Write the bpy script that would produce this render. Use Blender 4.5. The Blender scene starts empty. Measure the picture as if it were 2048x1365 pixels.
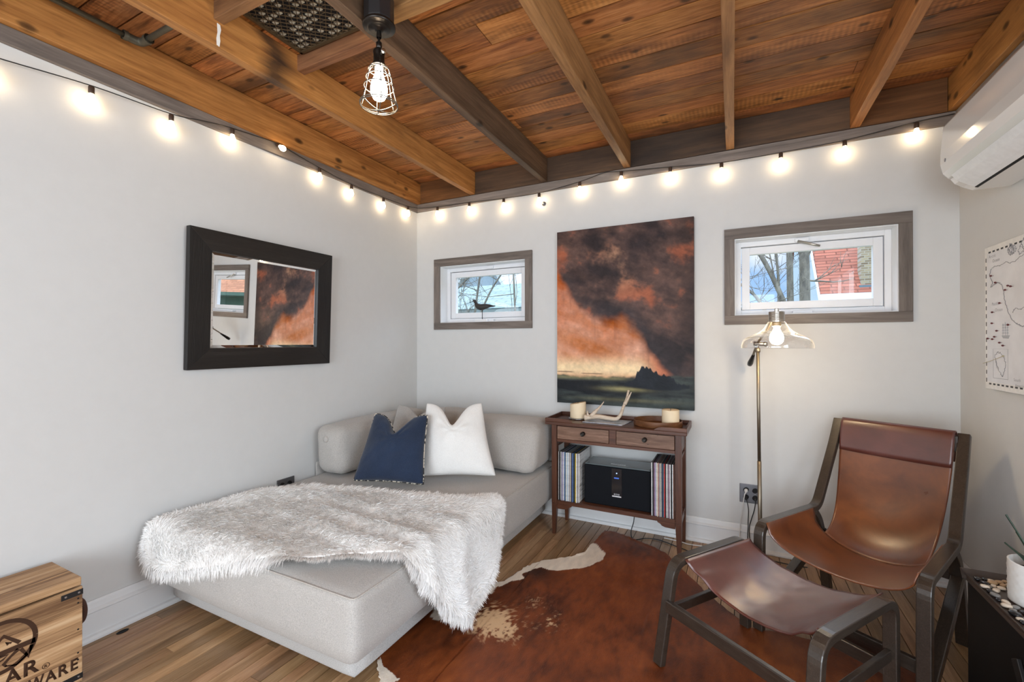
import bpy, bmesh, math, random
import numpy as np
from mathutils import Vector, Matrix

random.seed(7)
RNG = np.random.default_rng(11)
SC = bpy.context.scene
COL = SC.collection
PI = math.pi

# ------------------------------------------------------------------ helpers
def V(*a):
    return Vector(a)

def tag(o, label=None, cat=None, group=None, kind=None):
    if label: o['label'] = label
    if cat: o['category'] = cat
    if group: o['group'] = group
    if kind: o['kind'] = kind
    return o

def thing(name, loc=(0, 0, 0), label=None, cat=None, group=None, kind=None, rz=0.0):
    o = bpy.data.objects.new(name, None)
    COL.objects.link(o)
    o.location = loc
    o.rotation_euler = (0, 0, rz)
    o.empty_display_size = 0.05
    return tag(o, label, cat, group, kind)

def wloc(o):
    """location of a chain of (rotation free) parents"""
    l = Vector((0, 0, 0))
    while o is not None:
        l += o.location
        o = o.parent
    return l

def link_mesh(name, me, mat, parent=None, local=False, smooth=False, bevel=0.0, seg=2, origin=None):
    """me is in world coordinates unless local; the object's origin becomes its parent's origin"""
    o = bpy.data.objects.new(name, me)
    COL.objects.link(o)
    if parent is not None:
        o.parent = parent
        if not local:
            l = wloc(parent)
            me.transform(Matrix.Translation(-l))
    elif origin is not None and not local:
        o.location = origin
        me.transform(Matrix.Translation(-Vector(origin)))
    if mat is not None:
        for m in (mat if isinstance(mat, (list, tuple)) else [mat]):
            me.materials.append(m)
    if smooth:
        me.shade_smooth()
    if bevel > 0:
        md = o.modifiers.new('bevel', 'BEVEL')
        md.width = bevel
        md.segments = seg
        md.limit_method = 'ANGLE'
        md.angle_limit = 0.6
        md.harden_normals = False
    return o

class MB:
    """collects shapes into one mesh"""
    def __init__(self):
        self.v = []; self.f = []; self.m = []
    def add(self, vs, fs, mi=0):
        b = len(self.v)
        self.v += [tuple(x) for x in vs]
        self.f += [tuple(b + i for i in f) for f in fs]
        self.m += [mi] * len(fs)
        return self
    def box(self, x0, x1, y0, y1, z0, z1, mi=0):
        vs = [(x, y, z) for z in (z0, z1) for y in (y0, y1) for x in (x0, x1)]
        fs = [(0, 2, 3, 1), (4, 5, 7, 6), (0, 1, 5, 4), (2, 6, 7, 3), (0, 4, 6, 2), (1, 3, 7, 5)]
        return self.add(vs, fs, mi)
    def frustum(self, c0, h0, c1, h1, mi=0):
        """box between two horizontal rectangles: centres c, half sizes h"""
        vs = []
        for c, h in ((c0, h0), (c1, h1)):
            vs += [(c[0] + sx * h[0], c[1] + sy * h[1], c[2]) for sy in (-1, 1) for sx in (-1, 1)]
        fs = [(0, 2, 3, 1), (4, 5, 7, 6), (0, 1, 5, 4), (2, 6, 7, 3), (0, 4, 6, 2), (1, 3, 7, 5)]
        return self.add(vs, fs, mi)
    def obox(self, c, ax, ay, az, mi=0):
        c = Vector(c); ax = Vector(ax); ay = Vector(ay); az = Vector(az)
        vs = [c + sx * ax + sy * ay + sz * az for sz in (-1, 1) for sy in (-1, 1) for sx in (-1, 1)]
        fs = [(0, 2, 3, 1), (4, 5, 7, 6), (0, 1, 5, 4), (2, 6, 7, 3), (0, 4, 6, 2), (1, 3, 7, 5)]
        return self.add(vs, fs, mi)
    def prism(self, poly, axis, a, b, mi=0):
        """polygon of 2-D points extruded along axis 'X','Y' or 'Z' from a to b"""
        def P(p, t):
            return {'X': (t, p[0], p[1]), 'Y': (p[0], t, p[1]), 'Z': (p[0], p[1], t)}[axis]
        n = len(poly)
        vs = [P(p, a) for p in poly] + [P(p, b) for p in poly]
        fs = [tuple(range(n - 1, -1, -1)), tuple(range(n, 2 * n))]
        fs += [(i, (i + 1) % n, n + (i + 1) % n, n + i) for i in range(n)]
        return self.add(vs, fs, mi)
    def tube(self, pts, r, n=8, closed=False, cap=True, mi=0):
        pts = [Vector(p) for p in pts]
        k = len(pts)
        rs = r if isinstance(r, (list, tuple)) else [r] * k
        tang = []
        for i in range(k):
            if closed:
                t = pts[(i + 1) % k] - pts[i - 1]
            else:
                t = pts[min(i + 1, k - 1)] - pts[max(i - 1, 0)]
            tang.append(t.normalized() if t.length > 1e-9 else Vector((0, 0, 1)))
        t0 = tang[0]
        ref = Vector((0, 0, 1)) if abs(t0.z) < .9 else Vector((1, 0, 0))
        u = t0.cross(ref).normalized()
        vs = []
        for i in range(k):
            t = tang[i]
            u = (u - t * u.dot(t))
            u = u.normalized() if u.length > 1e-6 else t.orthogonal().normalized()
            w = t.cross(u)
            for j in range(n):
                a = 2 * PI * j / n
                vs.append(pts[i] + (u * math.cos(a) + w * math.sin(a)) * rs[i])
        fs = []
        for i in range(k if closed else k - 1):
            i2 = (i + 1) % k
            for j in range(n):
                j2 = (j + 1) % n
                fs.append((i * n + j, i * n + j2, i2 * n + j2, i2 * n + j))
        if cap and not closed:
            fs.append(tuple(range(n - 1, -1, -1)))
            fs.append(tuple((k - 1) * n + j for j in range(n)))
        return self.add(vs, fs, mi)
    def lathe(self, prof, c=(0, 0, 0), n=24, axis=(0, 0, 1), mi=0, sx=1.0, sy=1.0):
        """profile of (radius, height) turned round an axis through c"""
        az = Vector(axis).normalized()
        ax = az.orthogonal().normalized() if abs(az.z) < .999 else Vector((1, 0, 0))
        ay = az.cross(ax)
        c = Vector(c)
        vs = []; idx = []
        for (r, h) in prof:
            if r < 1e-7:
                idx.append([len(vs)] * n); vs.append(c + az * h)
            else:
                b = len(vs)
                for j in range(n):
                    a = 2 * PI * j / n
                    vs.append(c + az * h + ax * (r * sx * math.cos(a)) + ay * (r * sy * math.sin(a)))
                idx.append([b + j for j in range(n)])
        fs = []
        for i in range(len(prof) - 1):
            A, B = idx[i], idx[i + 1]
            for j in range(n):
                j2 = (j + 1) % n
                q = [A[j], A[j2], B[j2], B[j]]
                q2 = []
                for x in q:
                    if x not in q2: q2.append(x)
                if len(q2) >= 3: fs.append(tuple(q2))
        return self.add(vs, fs, mi)
    def ribbon(self, pts, width_dir, w, t, mi=0):
        """rectangular bar swept along pts; w across width_dir (half width), t half thickness"""
        pts = [Vector(p) for p in pts]
        W = Vector(width_dir).normalized()
        vs = []
        k = len(pts)
        for i in range(k):
            if 0 < i < k - 1:
                a = (pts[i] - pts[i - 1]).normalized(); b = (pts[i + 1] - pts[i]).normalized()
                tg = (a + b).normalized(); s = 1 / max(.5, tg.dot(a))
            else:
                tg = (pts[min(i + 1, k - 1)] - pts[max(i - 1, 0)]).normalized(); s = 1
            N = W.cross(tg).normalized()
            for (p, q) in ((-1, -1), (1, -1), (1, 1), (-1, 1)):
                vs.append(pts[i] + W * (w * p) + N * (t * q * s))
        fs = [(3, 2, 1, 0), tuple((k - 1) * 4 + j for j in range(4))]
        for i in range(k - 1):
            for j in range(4):
                j2 = (j + 1) % 4
                fs.append((i * 4 + j, i * 4 + j2, (i + 1) * 4 + j2, (i + 1) * 4 + j))
        return self.add(vs, fs, mi)
    def mesh(self, name):
        me = bpy.data.meshes.new(name)
        me.from_pydata([tuple(v) for v in self.v], [], self.f)
        if any(self.m):
            me.polygons.foreach_set('material_index', self.m)
        bm = bmesh.new(); bm.from_mesh(me)
        bmesh.ops.recalc_face_normals(bm, faces=bm.faces)
        bm.to_mesh(me); bm.free()
        me.update()
        return me
    def build(self, name, mat, parent=None, **k):
        return link_mesh(name, self.mesh(name), mat, parent, **k)

def rounded_path(pts, r, n=5):
    """polyline with its inner corners rounded"""
    pts = [Vector(p) for p in pts]
    out = [pts[0]]
    for i in range(1, len(pts) - 1):
        a, b, c = pts[i - 1], pts[i], pts[i + 1]
        rr = r[i - 1] if isinstance(r, (list, tuple)) else r
        d1 = (a - b); d2 = (c - b)
        m = min(rr, d1.length * .49, d2.length * .49)
        p1 = b + d1.normalized() * m; p2 = b + d2.normalized() * m
        for k in range(n + 1):
            t = k / n
            out.append(p1 * (1 - t) ** 2 + b * (2 * t * (1 - t)) + p2 * t * t)
    out.append(pts[-1])
    return out

def spline(pts, n=8):
    """Catmull-Rom through points"""
    P = [Vector(p) for p in pts]
    P = [P[0] * 2 - P[1]] + P + [P[-1] * 2 - P[-2]]
    out = []
    for i in range(1, len(P) - 2):
        for k in range(n):
            t = k / n
            a, b, c, d = P[i - 1], P[i], P[i + 1], P[i + 2]
            out.append(.5 * ((2 * b) + (c - a) * t + (2 * a - 5 * b + 4 * c - d) * t * t + (3 * b - a - 3 * c + d) * t ** 3))
    out.append(P[-2])
    return out

# -------------------------------------------------------------- numpy noise
def _hash(ix, iy, seed):
    h = (ix.astype(np.int64) * 374761393 + iy.astype(np.int64) * 668265263 + seed * 1442695041) & 0xFFFFFFFF
    h = ((h ^ (h >> 13)) * 1274126177) & 0xFFFFFFFF
    h = (h ^ (h >> 16)) & 0xFFFFFFFF
    return h.astype(np.float64) / 4294967295.0

def vnoise(x, y, seed=0):
    x = np.asarray(x, float); y = np.asarray(y, float)
    ix = np.floor(x); iy = np.floor(y)
    fx = x - ix; fy = y - iy
    fx = fx * fx * (3 - 2 * fx); fy = fy * fy * (3 - 2 * fy)
    a = _hash(ix, iy, seed); b = _hash(ix + 1, iy, seed)
    c = _hash(ix, iy + 1, seed); d = _hash(ix + 1, iy + 1, seed)
    return (a * (1 - fx) + b * fx) * (1 - fy) + (c * (1 - fx) + d * fx) * fy

def fbm(x, y, seed=0, oct=5, gain=.55):
    s = 0; a = 1; t = 0
    x = np.asarray(x, float); y = np.asarray(y, float)
    for i in range(oct):
        s = s + a * vnoise(x, y, seed + i * 17); t += a; a *= gain
        x = x * 2.03 + 3.1; y = y * 2.03 + 1.7
    return s / t

def sstep(a, b, x):
    t = np.clip((x - a) / (b - a), 0, 1)
    return t * t * (3 - 2 * t)

def lin(c):
    """sRGB 0-255 to linear"""
    out = []
    for x in c:
        x = x / 255.0
        out.append(x / 12.92 if x <= .04045 else ((x + .055) / 1.055) ** 2.4)
    return tuple(out)

def set_colors(me, name, rgb):
    """per-vertex colour attribute (linear)"""
    at = me.color_attributes.new(name, 'FLOAT_COLOR', 'POINT')
    a = np.ones((len(me.vertices), 4), np.float32)
    a[:, :3] = rgb
    at.data.foreach_set('color', a.ravel())

def grid_mesh(name, P, flip=False, closed_u=False):
    """P: (nv, nu, 3) array"""
    nv, nu = P.shape[:2]
    me = bpy.data.meshes.new(name)
    idx = np.arange(nv * nu).reshape(nv, nu)
    if closed_u:
        idx = np.concatenate([idx, idx[:, :1]], 1)
    q = np.stack([idx[:-1, :-1], idx[:-1, 1:], idx[1:, 1:], idx[1:, :-1]], -1).reshape(-1, 4)
    if flip: q = q[:, ::-1]
    return fast_mesh(name, P.reshape(-1, 3), q)

def fast_mesh(name, verts, quads):
    me = bpy.data.meshes.new(name)
    nf, k = quads.shape
    me.vertices.add(len(verts)); me.loops.add(nf * k); me.polygons.add(nf)
    me.vertices.foreach_set('co', np.ascontiguousarray(verts, np.float32).ravel())
    me.loops.foreach_set('vertex_index', np.ascontiguousarray(quads, np.int32).ravel())
    me.polygons.foreach_set('loop_start', np.arange(0, nf * k, k, dtype=np.int32))
    me.polygons.foreach_set('loop_total', np.full(nf, k, np.int32))
    me.update(calc_edges=True)
    me.validate()
    return me

def rbox_mesh(name, half, r, n=14, bulge=(0, 0, 0), fn=None):
    """rounded, slightly swollen cushion box centred on the origin"""
    hx, hy, hz = half
    t = np.linspace(-1, 1, n + 1)
    t = np.sign(t) * (1 - (1 - np.abs(t)) ** 1.45)          # denser at the rims
    verts = {}; V_ = []; F_ = []
    def vid(p):
        k = tuple(np.round(p, 5))
        if k not in verts:
            verts[k] = len(V_); V_.append(p)
        return verts[k]
    for ax in range(3):
        for s in (-1, 1):
            for i in range(n):
                for j in range(n):
                    q = []
                    for (a, b) in ((i, j), (i + 1, j), (i + 1, j + 1), (i, j + 1)):
                        p = [0, 0, 0]; p[ax] = s; p[(ax + 1) % 3] = t[a]; p[(ax + 2) % 3] = t[b]
                        q.append(vid(p))
                    F_.append(q if s > 0 else q[::-1])
    P = np.array(V_, float)
    H = np.array([hx, hy, hz])
    Q = P * H
    inner = np.clip(Q, -(H - r), H - r)
    d = Q - inner
    L = np.linalg.norm(d, axis=1, keepdims=True); L[L == 0] = 1
    Q = inner + d / L * np.minimum(L, r)
    u2 = 1 - P ** 2
    for ax in range(3):
        o1, o2 = (ax + 1) % 3, (ax + 2) % 3
        Q[:, ax] += P[:, ax] * bulge[ax] * u2[:, o1] * u2[:, o2]
    if fn is not None:
        Q = fn(Q, P)
    return fast_mesh(name, Q, np.array(F_))

def text_mesh(s, size, name, spacing=1.0, depth=0.0, bold=0.0):
    """lettering as a mesh lying in the XY plane, centred on the origin"""
    cu = bpy.data.curves.new(name, 'FONT')
    cu.body = s; cu.size = size; cu.align_x = 'CENTER'; cu.align_y = 'CENTER'
    cu.space_character = spacing
    cu.extrude = depth; cu.offset = bold
    tmp = bpy.data.objects.new(name + '_tmp', cu)
    COL.objects.link(tmp)
    bpy.context.view_layer.update()
    dg = bpy.context.evaluated_depsgraph_get()
    me = bpy.data.meshes.new_from_object(tmp.evaluated_get(dg))
    me.name = name
    bpy.data.objects.remove(tmp); bpy.data.curves.remove(cu)
    return me

def frame_matrix(o, ax, ay):
    """matrix that maps local X,Y,Z to ax, ay, ax x ay at o"""
    ax = Vector(ax).normalized(); ay = Vector(ay).normalized(); az = ax.cross(ay)
    M = Matrix((ax, ay, az)).transposed().to_4x4()
    M.translation = Vector(o)
    return M

def copy_tree(o, parent=None):
    c = o.copy(); COL.objects.link(c); c.parent = parent
    for ch in o.children: copy_tree(ch, c)
    return c
# ---------------------------------------------------------------- materials
class NT:
    def __init__(self, name):
        self.m = bpy.data.materials.new(name); self.m.use_nodes = True
        self.t = self.m.node_tree; self.t.nodes.clear()
        self.out = self.n('ShaderNodeOutputMaterial')
    def n(self, typ, **k):
        nd = self.t.nodes.new(typ)
        for a, b in k.items():
            if a.startswith('i_'):
                nd.inputs[a[2:].replace('_', ' ')].default_value = b
            else: setattr(nd, a, b)
        return nd
    def l(self, a, b): self.t.links.new(a, b)
    def surf(self, s): self.l(s, self.out.inputs['Surface'])
    def bsdf(self, base=(.8, .8, .8), rough=.5, metal=0, spec=.5, **k):
        b = self.n('ShaderNodeBsdfPrincipled')
        b.inputs['Base Color'].default_value = (*base, 1)
        b.inputs['Roughness'].default_value = rough
        b.inputs['Metallic'].default_value = metal
        b.inputs['Specular IOR Level'].default_value = spec
        for a, v in k.items(): b.inputs[a].default_value = v
        self.surf(b.outputs[0])
        return b
    def coords(self, scale=(1, 1, 1), kind='Object'):
        tc = self.n('ShaderNodeTexCoord'); mp = self.n('ShaderNodeMapping')
        mp.inputs['Scale'].default_value = scale
        self.l(tc.outputs[kind], mp.inputs['Vector'])
        return mp
    def noise(self, vec, scale, detail=4, rough=.55, dist=0.0):
        nz = self.n('ShaderNodeTexNoise')
        nz.inputs['Scale'].default_value = scale; nz.inputs['Detail'].default_value = detail
        nz.inputs['Roughness'].default_value = rough; nz.inputs['Distortion'].default_value = dist
        if vec is not None: self.l(vec, nz.inputs['Vector'])
        return nz.outputs[0]
    def ramp(self, fac, stops):
        r = self.n('ShaderNodeValToRGB')
        e = r.color_ramp.elements
        while len(e) > 1: e.remove(e[-1])
        e[0].position = stops[0][0]; e[0].color = (*stops[0][1], 1)
        for p, c in stops[1:]:
            x = e.new(p); x.color = (*c, 1)
        self.l(fac, r.inputs[0])
        return r.outputs[0]
    def math(self, op, a, b=None, c=None, clamp=False):
        m = self.n('ShaderNodeMath', operation=op); m.use_clamp = clamp
        for i, x in enumerate((a, b, c)):
            if x is None: continue
            if isinstance(x, (int, float)): m.inputs[i].default_value = x
            else: self.l(x, m.inputs[i])
        return m.outputs[0]
    def mix(self, fac, a, b, blend='MIX'):
        m = self.n('ShaderNodeMix', data_type='RGBA', blend_type=blend)
        for s, x in ((m.inputs[0], fac), (m.inputs[6], a), (m.inputs[7], b)):
            if isinstance(x, (int, float)): s.default_value = x
            elif isinstance(x, tuple): s.default_value = (*x, 1)
            else: self.l(x, s)
        return m.outputs[2]
    def bump(self, b, h, strength=.2, dist=.01):
        bp = self.n('ShaderNodeBump')
        bp.inputs['Strength'].default_value = strength; bp.inputs['Distance'].default_value = dist
        self.l(h, bp.inputs['Height']); self.l(bp.outputs[0], b.inputs['Normal'])

GW = [(.25, (.085, .070, .060)), (.5, (.175, .145, .125)), (.72, (.27, .23, .20))]
def plain(name, c, rough=.5, metal=0, spec=.5, bumpy=0.0, bscale=60, var=.06, **k):
    t = NT(name); b = t.bsdf(c, rough, metal, spec, **k)
    mp = t.coords()
    nz = t.noise(mp.outputs[0], bscale * .2, 3)
    hi = tuple(min(1, x * (1 + var)) for x in c); lo = tuple(x * (1 - var) for x in c)
    t.l(t.ramp(nz, [(.3, lo), (.7, hi)]), b.inputs['Base Color'])
    if bumpy:
        t.bump(b, t.noise(mp.outputs[0], bscale, 4), bumpy, .004)
    return t.m

def wood(name, stops, axis='X', scale=1.0, rough=.55, island=.25, hue=.0, bump=.25, spec=.35,
         knots=0.0, knotscale=2.2, dirt=None, coat=0.0, stretch=.07, fine=.35, saw=0.0, band=None, gain=1.0):
    t = NT(name); b = t.bsdf((.3, .2, .1), rough, 0, spec)
    if coat: b.inputs['Coat Weight'].default_value = coat; b.inputs['Coat Roughness'].default_value = .25
    s = [scale, scale, scale]; s['XYZ'.index(axis)] = scale * stretch
    tc = t.n('ShaderNodeTexCoord'); geo = t.n('ShaderNodeNewGeometry'); oi = t.n('ShaderNodeObjectInfo')
    rnd = t.math('ADD', geo.outputs['Random Per Island'], oi.outputs['Random'])
    off = t.n('ShaderNodeVectorMath', operation='ADD')
    sc = t.n('ShaderNodeVectorMath', operation='SCALE'); 
    cb = t.n('ShaderNodeCombineXYZ')
    for i in range(3): t.l(rnd, cb.inputs[i])
    t.l(cb.outputs[0], sc.inputs[0]); sc.inputs['Scale'].default_value = 13.7
    t.l(tc.outputs['Object'], off.inputs[0]); t.l(sc.outputs[0], off.inputs[1])
    mp = t.n('ShaderNodeMapping'); mp.inputs['Scale'].default_value = s
    t.l(off.outputs[0], mp.inputs['Vector'])
    n1 = t.noise(mp.outputs[0], 14, 5, .6, .9)
    n2 = t.noise(mp.outputs[0], 90, 3, .6, .2)
    fac = t.math('ADD', t.math('MULTIPLY', n1, 1 - fine), t.math('MULTIPLY', n2, fine))
    colr = t.ramp(fac, stops)
    val = t.math('MULTIPLY_ADD', t.math('FRACT', t.math('MULTIPLY', rnd, 7.31)), 2 * island, 1 - island)
    hsv = t.n('ShaderNodeHueSaturation')
    t.l(colr, hsv.inputs['Color']); t.l(val, hsv.inputs['Value'])
    if hue:
        t.l(t.math('MULTIPLY_ADD', t.math('FRACT', t.math('MULTIPLY', rnd, 3.77)), 2 * hue, .5 - hue), hsv.inputs['Hue'])
    c = hsv.outputs[0]
    if dirt:
        mp2 = t.n('ShaderNodeMapping'); mp2.inputs['Scale'].default_value = [x if x == scale else scale * .35 for x in s]
        t.l(off.outputs[0], mp2.inputs['Vector'])
        nd = t.noise(mp2.outputs[0], dirt[1], 5, .65)
        c = t.mix(t.math('MULTIPLY', t.ramp(nd, [(dirt[2], (0, 0, 0)), (dirt[2] + .22, (1, 1, 1))]), dirt[3]), c, dirt[0])
    if saw:
        w = t.n('ShaderNodeTexWave', wave_type='BANDS', bands_direction=axis)
        w.inputs['Scale'].default_value = 14; w.inputs['Distortion'].default_value = 1.5; w.inputs['Detail'].default_value = 2
        t.l(off.outputs[0], w.inputs['Vector'])
        msk = t.noise(mp.outputs[0], 3.0, 2)
        k = t.math('MULTIPLY', t.math('MULTIPLY', w.outputs['Fac'], t.ramp(msk, [(.54, (0, 0, 0)), (.66, (1, 1, 1))])), saw)
        c = t.mix(k, c, tuple(x * .35 for x in stops[0][1]))
    if knots:
        ks = [scale, scale, scale]; ks['XYZ'.index(axis)] = scale * .55
        mp3 = t.n('ShaderNodeMapping'); mp3.inputs['Scale'].default_value = ks
        t.l(off.outputs[0], mp3.inputs['Vector'])
        vo = t.n('ShaderNodeTexVoronoi'); vo.inputs['Scale'].default_value = knotscale
        t.l(mp3.outputs[0], vo.inputs['Vector'])
        kd = t.ramp(vo.outputs['Distance'], [(.0, (1, 1, 1)), (knots * .6, (.7, .7, .7)), (knots, (0, 0, 0))])
        c = t.mix(kd, c, tuple(x * .25 for x in stops[0][1]))
    if band:
        # an old scorch with ragged ends, at a fixed place along the timber
        sep = t.n('ShaderNodeSeparateXYZ'); t.l(tc.outputs['Object'], sep.inputs[0])
        wob = t.math('MULTIPLY', t.math('SUBTRACT', t.noise(mp.outputs[0], 7, 5, .65), .5), .42)
        yy = t.math('ADD', sep.outputs['Y'], wob)
        k1 = t.math('MULTIPLY', t.math('MULTIPLY', t.math('SUBTRACT', yy, band[0]), 14.0, clamp=True), t.math('MULTIPLY', t.math('SUBTRACT', band[1], yy), 9.0, clamp=True))
        c = t.mix(t.math('MULTIPLY', k1, t.ramp(n1, [(.30, (.95,) * 3), (.62, (.80,) * 3), (.72, (.2,) * 3)])), c, band[2])
    t.l(c, b.inputs['Base Color'])
    if bump: t.bump(b, fac, bump, .004)
    return t.m

def fabric(name, c, dark=.74, weave=300, bump=.45, rough=.95, mott=.08):
    t = NT(name); b = t.bsdf(c, rough, 0, .15)
    b.inputs['Sheen Weight'].default_value = .25; b.inputs['Sheen Roughness'].default_value = .5
    mp = t.coords()
    big = t.noise(mp.outputs[0], 5, 3)
    fine = t.noise(mp.outputs[0], weave, 2, .7)
    c1 = t.ramp(fine, [(.3, tuple(x * dark for x in c)), (.68, tuple(min(1, x * 1.1) for x in c))])
    k = t.ramp(big, [(.3, (1 - mott,) * 3), (.7, (1, 1, 1))])
    t.l(t.mix(1.0, c1, k, 'MULTIPLY'), b.inputs['Base Color'])
    t.bump(b, fine, bump, .003)
    return t.m

def leather(name, c, c2, rough=.38, coat=.2):
    t = NT(name); b = t.bsdf(c, rough, 0, .5)
    b.inputs['Coat Weight'].default_value = coat; b.inputs['Coat Roughness'].default_value = .29
    mp = t.coords()
    n = t.noise(mp.outputs[0], 6, 5, .6, .4)
    t.l(t.ramp(n, [(.32, c2), (.66, c)]), b.inputs['Base Color'])
    fine = t.noise(mp.outputs[0], 160, 4, .6)
    t.bump(b, t.math('ADD', t.math('MULTIPLY', fine, .35), n), .12, .004)
    t.l(t.math('MULTIPLY_ADD', n, .25, rough - .12), b.inputs['Roughness'])
    return t.m

def glow(name, c, s):
    t = NT(name); e = t.n('ShaderNodeEmission')
    e.inputs[0].default_value = (*c, 1); e.inputs[1].default_value = s
    t.surf(e.outputs[0]); return t.m

def thin_glass(name, tint=(1, 1, 1), refl=1.0, rough=0.02, edge=0.0):
    t = NT(name)
    tr = t.n('ShaderNodeBsdfTransparent'); tr.inputs[0].default_value = (*tint, 1)
    gl = t.n('ShaderNodeBsdfGlossy'); gl.inputs['Roughness'].default_value = rough
    lw = t.n('ShaderNodeLayerWeight'); lw.inputs['Blend'].default_value = .5
    f = t.math('MULTIPLY', t.math('MULTIPLY_ADD', t.math('POWER', lw.outputs['Facing'], 4.0), .9, .045), refl, clamp=True)
    mx = t.n('ShaderNodeMixShader'); t.l(f, mx.inputs[0]); t.l(tr.outputs[0], mx.inputs[1]); t.l(gl.outputs[0], mx.inputs[2])
    if edge:
        # whitish translucent mix at grazing angles imitates highlights on the rolled glass edges
        tl = t.n('ShaderNodeBsdfTranslucent'); tl.inputs[0].default_value = (.95, .96, .97, 1)
        m2 = t.n('ShaderNodeMixShader'); t.l(t.math('MULTIPLY', t.math('POWER', lw.outputs['Facing'], 5.0), edge, clamp=True), m2.inputs[0])
        t.l(mx.outputs[0], m2.inputs[1]); t.l(tl.outputs[0], m2.inputs[2]); mx = m2
    t.surf(mx.outputs[0]); return t.m

def vcol(name, attr, rough=.6, spec=.3, bump=None, sheen=0.0):
    t = NT(name); b = t.bsdf((.5, .5, .5), rough, 0, spec)
    at = t.n('ShaderNodeAttribute', attribute_name=attr)
    t.l(at.outputs['Color'], b.inputs['Base Color'])
    if sheen:
        b.inputs['Sheen Weight'].default_value = sheen; b.inputs['Sheen Roughness'].default_value = .4
    if bump:
        mp = t.coords(bump[2]); t.bump(b, t.noise(mp.outputs[0], bump[0], 4, .65), bump[1], .004)
    return t.m

M = {}
M['wall'] = plain('wall_paint', (.64, .637, .622), .75, spec=.25, bumpy=.04, bscale=90, var=.012)
M['trimwhite'] = plain('white_trim_paint', (.77, .775, .775), .35, spec=.4, var=.01)
M['vinyl'] = plain('white_vinyl', (.78, .785, .80), .4, spec=.4, var=.01)
M['plank'] = wood('ceiling_plank_wood', [(.24, (.055, .017, .005)), (.40, (.24, .082, .021)), (.54, (.46, .178, .050)), (.74, (.64, .31, .115))], 'X', 1.3,
                  rough=.5, island=.34, hue=.006, bump=.6, knots=.17, knotscale=7, dirt=((.062, .032, .017), 2.6, .47, .82), saw=.40, stretch=.08, fine=.5)
M['joist'] = wood('joist_wood', [(.25, (.080, .036, .014)), (.45, (.23, .105, .038)), (.62, (.38, .185, .070)), (.8, (.52, .29, .125))], 'Y', 1.0,
                  rough=.55, island=.14, hue=.005, bump=.4, knots=.17, knotscale=8, dirt=((.035, .019, .011), 2.0, .52, .8))
JS = [(.25, (.09, .034, .010)), (.42, (.32, .125, .032)), (.60, (.54, .24, .068)), (.8, (.70, .39, .15))]
M['joistorange'] = wood('joist_wood_orange', JS, 'Y', 1.0, rough=.5, island=.12, hue=.005, bump=.45, knots=.22, knotscale=11, dirt=((.07, .032, .014), 2.6, .52, .75), stretch=.06)
M['joistscorched'] = wood('joist_wood_scorched', JS, 'Y', 1.0, rough=.55, island=.12, hue=.005, bump=.45, knots=.18, knotscale=8, dirt=((.06, .030, .015), 2.4, .50, .8), band=(1.215, 1.43, (.022, .013, .010)), stretch=.06)
M['joistdark'] = wood('joist_wood_dark', [(.25, (.032, .018, .010)), (.45, (.075, .043, .024)), (.62, (.135, .080, .045)), (.8, (.23, .15, .09))], 'Y', 1.0, rough=.6, island=.12, bump=.45, knots=.14, knotscale=7, dirt=((.03, .018, .011), 2.0, .56, .6))
M['joistx'] = wood('blocking_wood', [(.25, (.060, .026, .011)), (.45, (.19, .088, .034)), (.62, (.32, .158, .062)), (.8, (.45, .25, .11))], 'X', 1.0,
                  rough=.6, island=.18, hue=.01, bump=.4, knots=.07, knotscale=3.0, dirt=((.04, .022, .014), 2.0, .52, .7))
M['rim'] = wood('rim_joist_wood', [(.25, (.036, .021, .013)), (.5, (.085, .048, .026)), (.7, (.15, .080, .038)), (.85, (.22, .115, .05))], 'X', 1.0,
                  rough=.55, island=.2, bump=.3, dirt=((.02, .014, .011), 1.6, .42, .8))
M['graywood'] = wood('grey_stained_wood', GW, 'X', 1.8, rough=.6, island=.1, bump=.3, fine=.15)
M['graywoodz'] = wood('grey_stained_wood_upright', GW, 'Z', 1.6, rough=.6, island=.1, bump=.2)
M['graywoody'] = wood('grey_stained_wood_long', GW, 'Y', 1.6, rough=.6, island=.1, bump=.2)
M['floor'] = wood('oak_floor', [(.25, (.16, .080, .034)), (.45, (.31, .172, .080)), (.62, (.44, .265, .138)), (.8, (.56, .37, .21))], 'Y', 1.6,
                  rough=.36, island=.40, hue=.006, bump=.1, spec=.45, coat=.15)
M['crate'] = wood('acacia_wood', [(.30, (.045, .020, .009)), (.43, (.17, .088, .040)), (.54, (.37, .22, .108)), (.70, (.58, .42, .26))], 'Y', 1.1,
                  rough=.6, island=.38, bump=.2, knots=.12, knotscale=7, stretch=.05, fine=.25)
M['cratex'] = wood('acacia_end_wood', [(.22, (.10, .050, .024)), (.42, (.28, .16, .08)), (.6, (.46, .30, .16)), (.78, (.58, .42, .26))], 'X', 1.3,
                  rough=.6, island=.22, bump=.2)
M['burn'] = plain('burnt_marking', (.055, .026, .014), .8, spec=.2)
M['table'] = wood('walnut_stained_wood', [(.25, (.036, .012, .006)), (.5, (.088, .030, .014)), (.75, (.15, .056, .027))], 'X', 1.5, rough=.4, island=.1, bump=.12, coat=.1)
M['tablez'] = wood('walnut_stained_wood_upright', [(.25, (.036, .012, .006)), (.5, (.088, .030, .014)), (.75, (.15, .056, .027))], 'Z', 1.5, rough=.4, island=.1, bump=.12, coat=.1)
M['drawer'] = wood('drawer_wood', [(.25, (.060, .026, .015)), (.5, (.165, .085, .052)), (.72, (.32, .19, .13))], 'X', 2.6, rough=.45, island=.1, bump=.12, knots=.06, knotscale=6)
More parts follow.
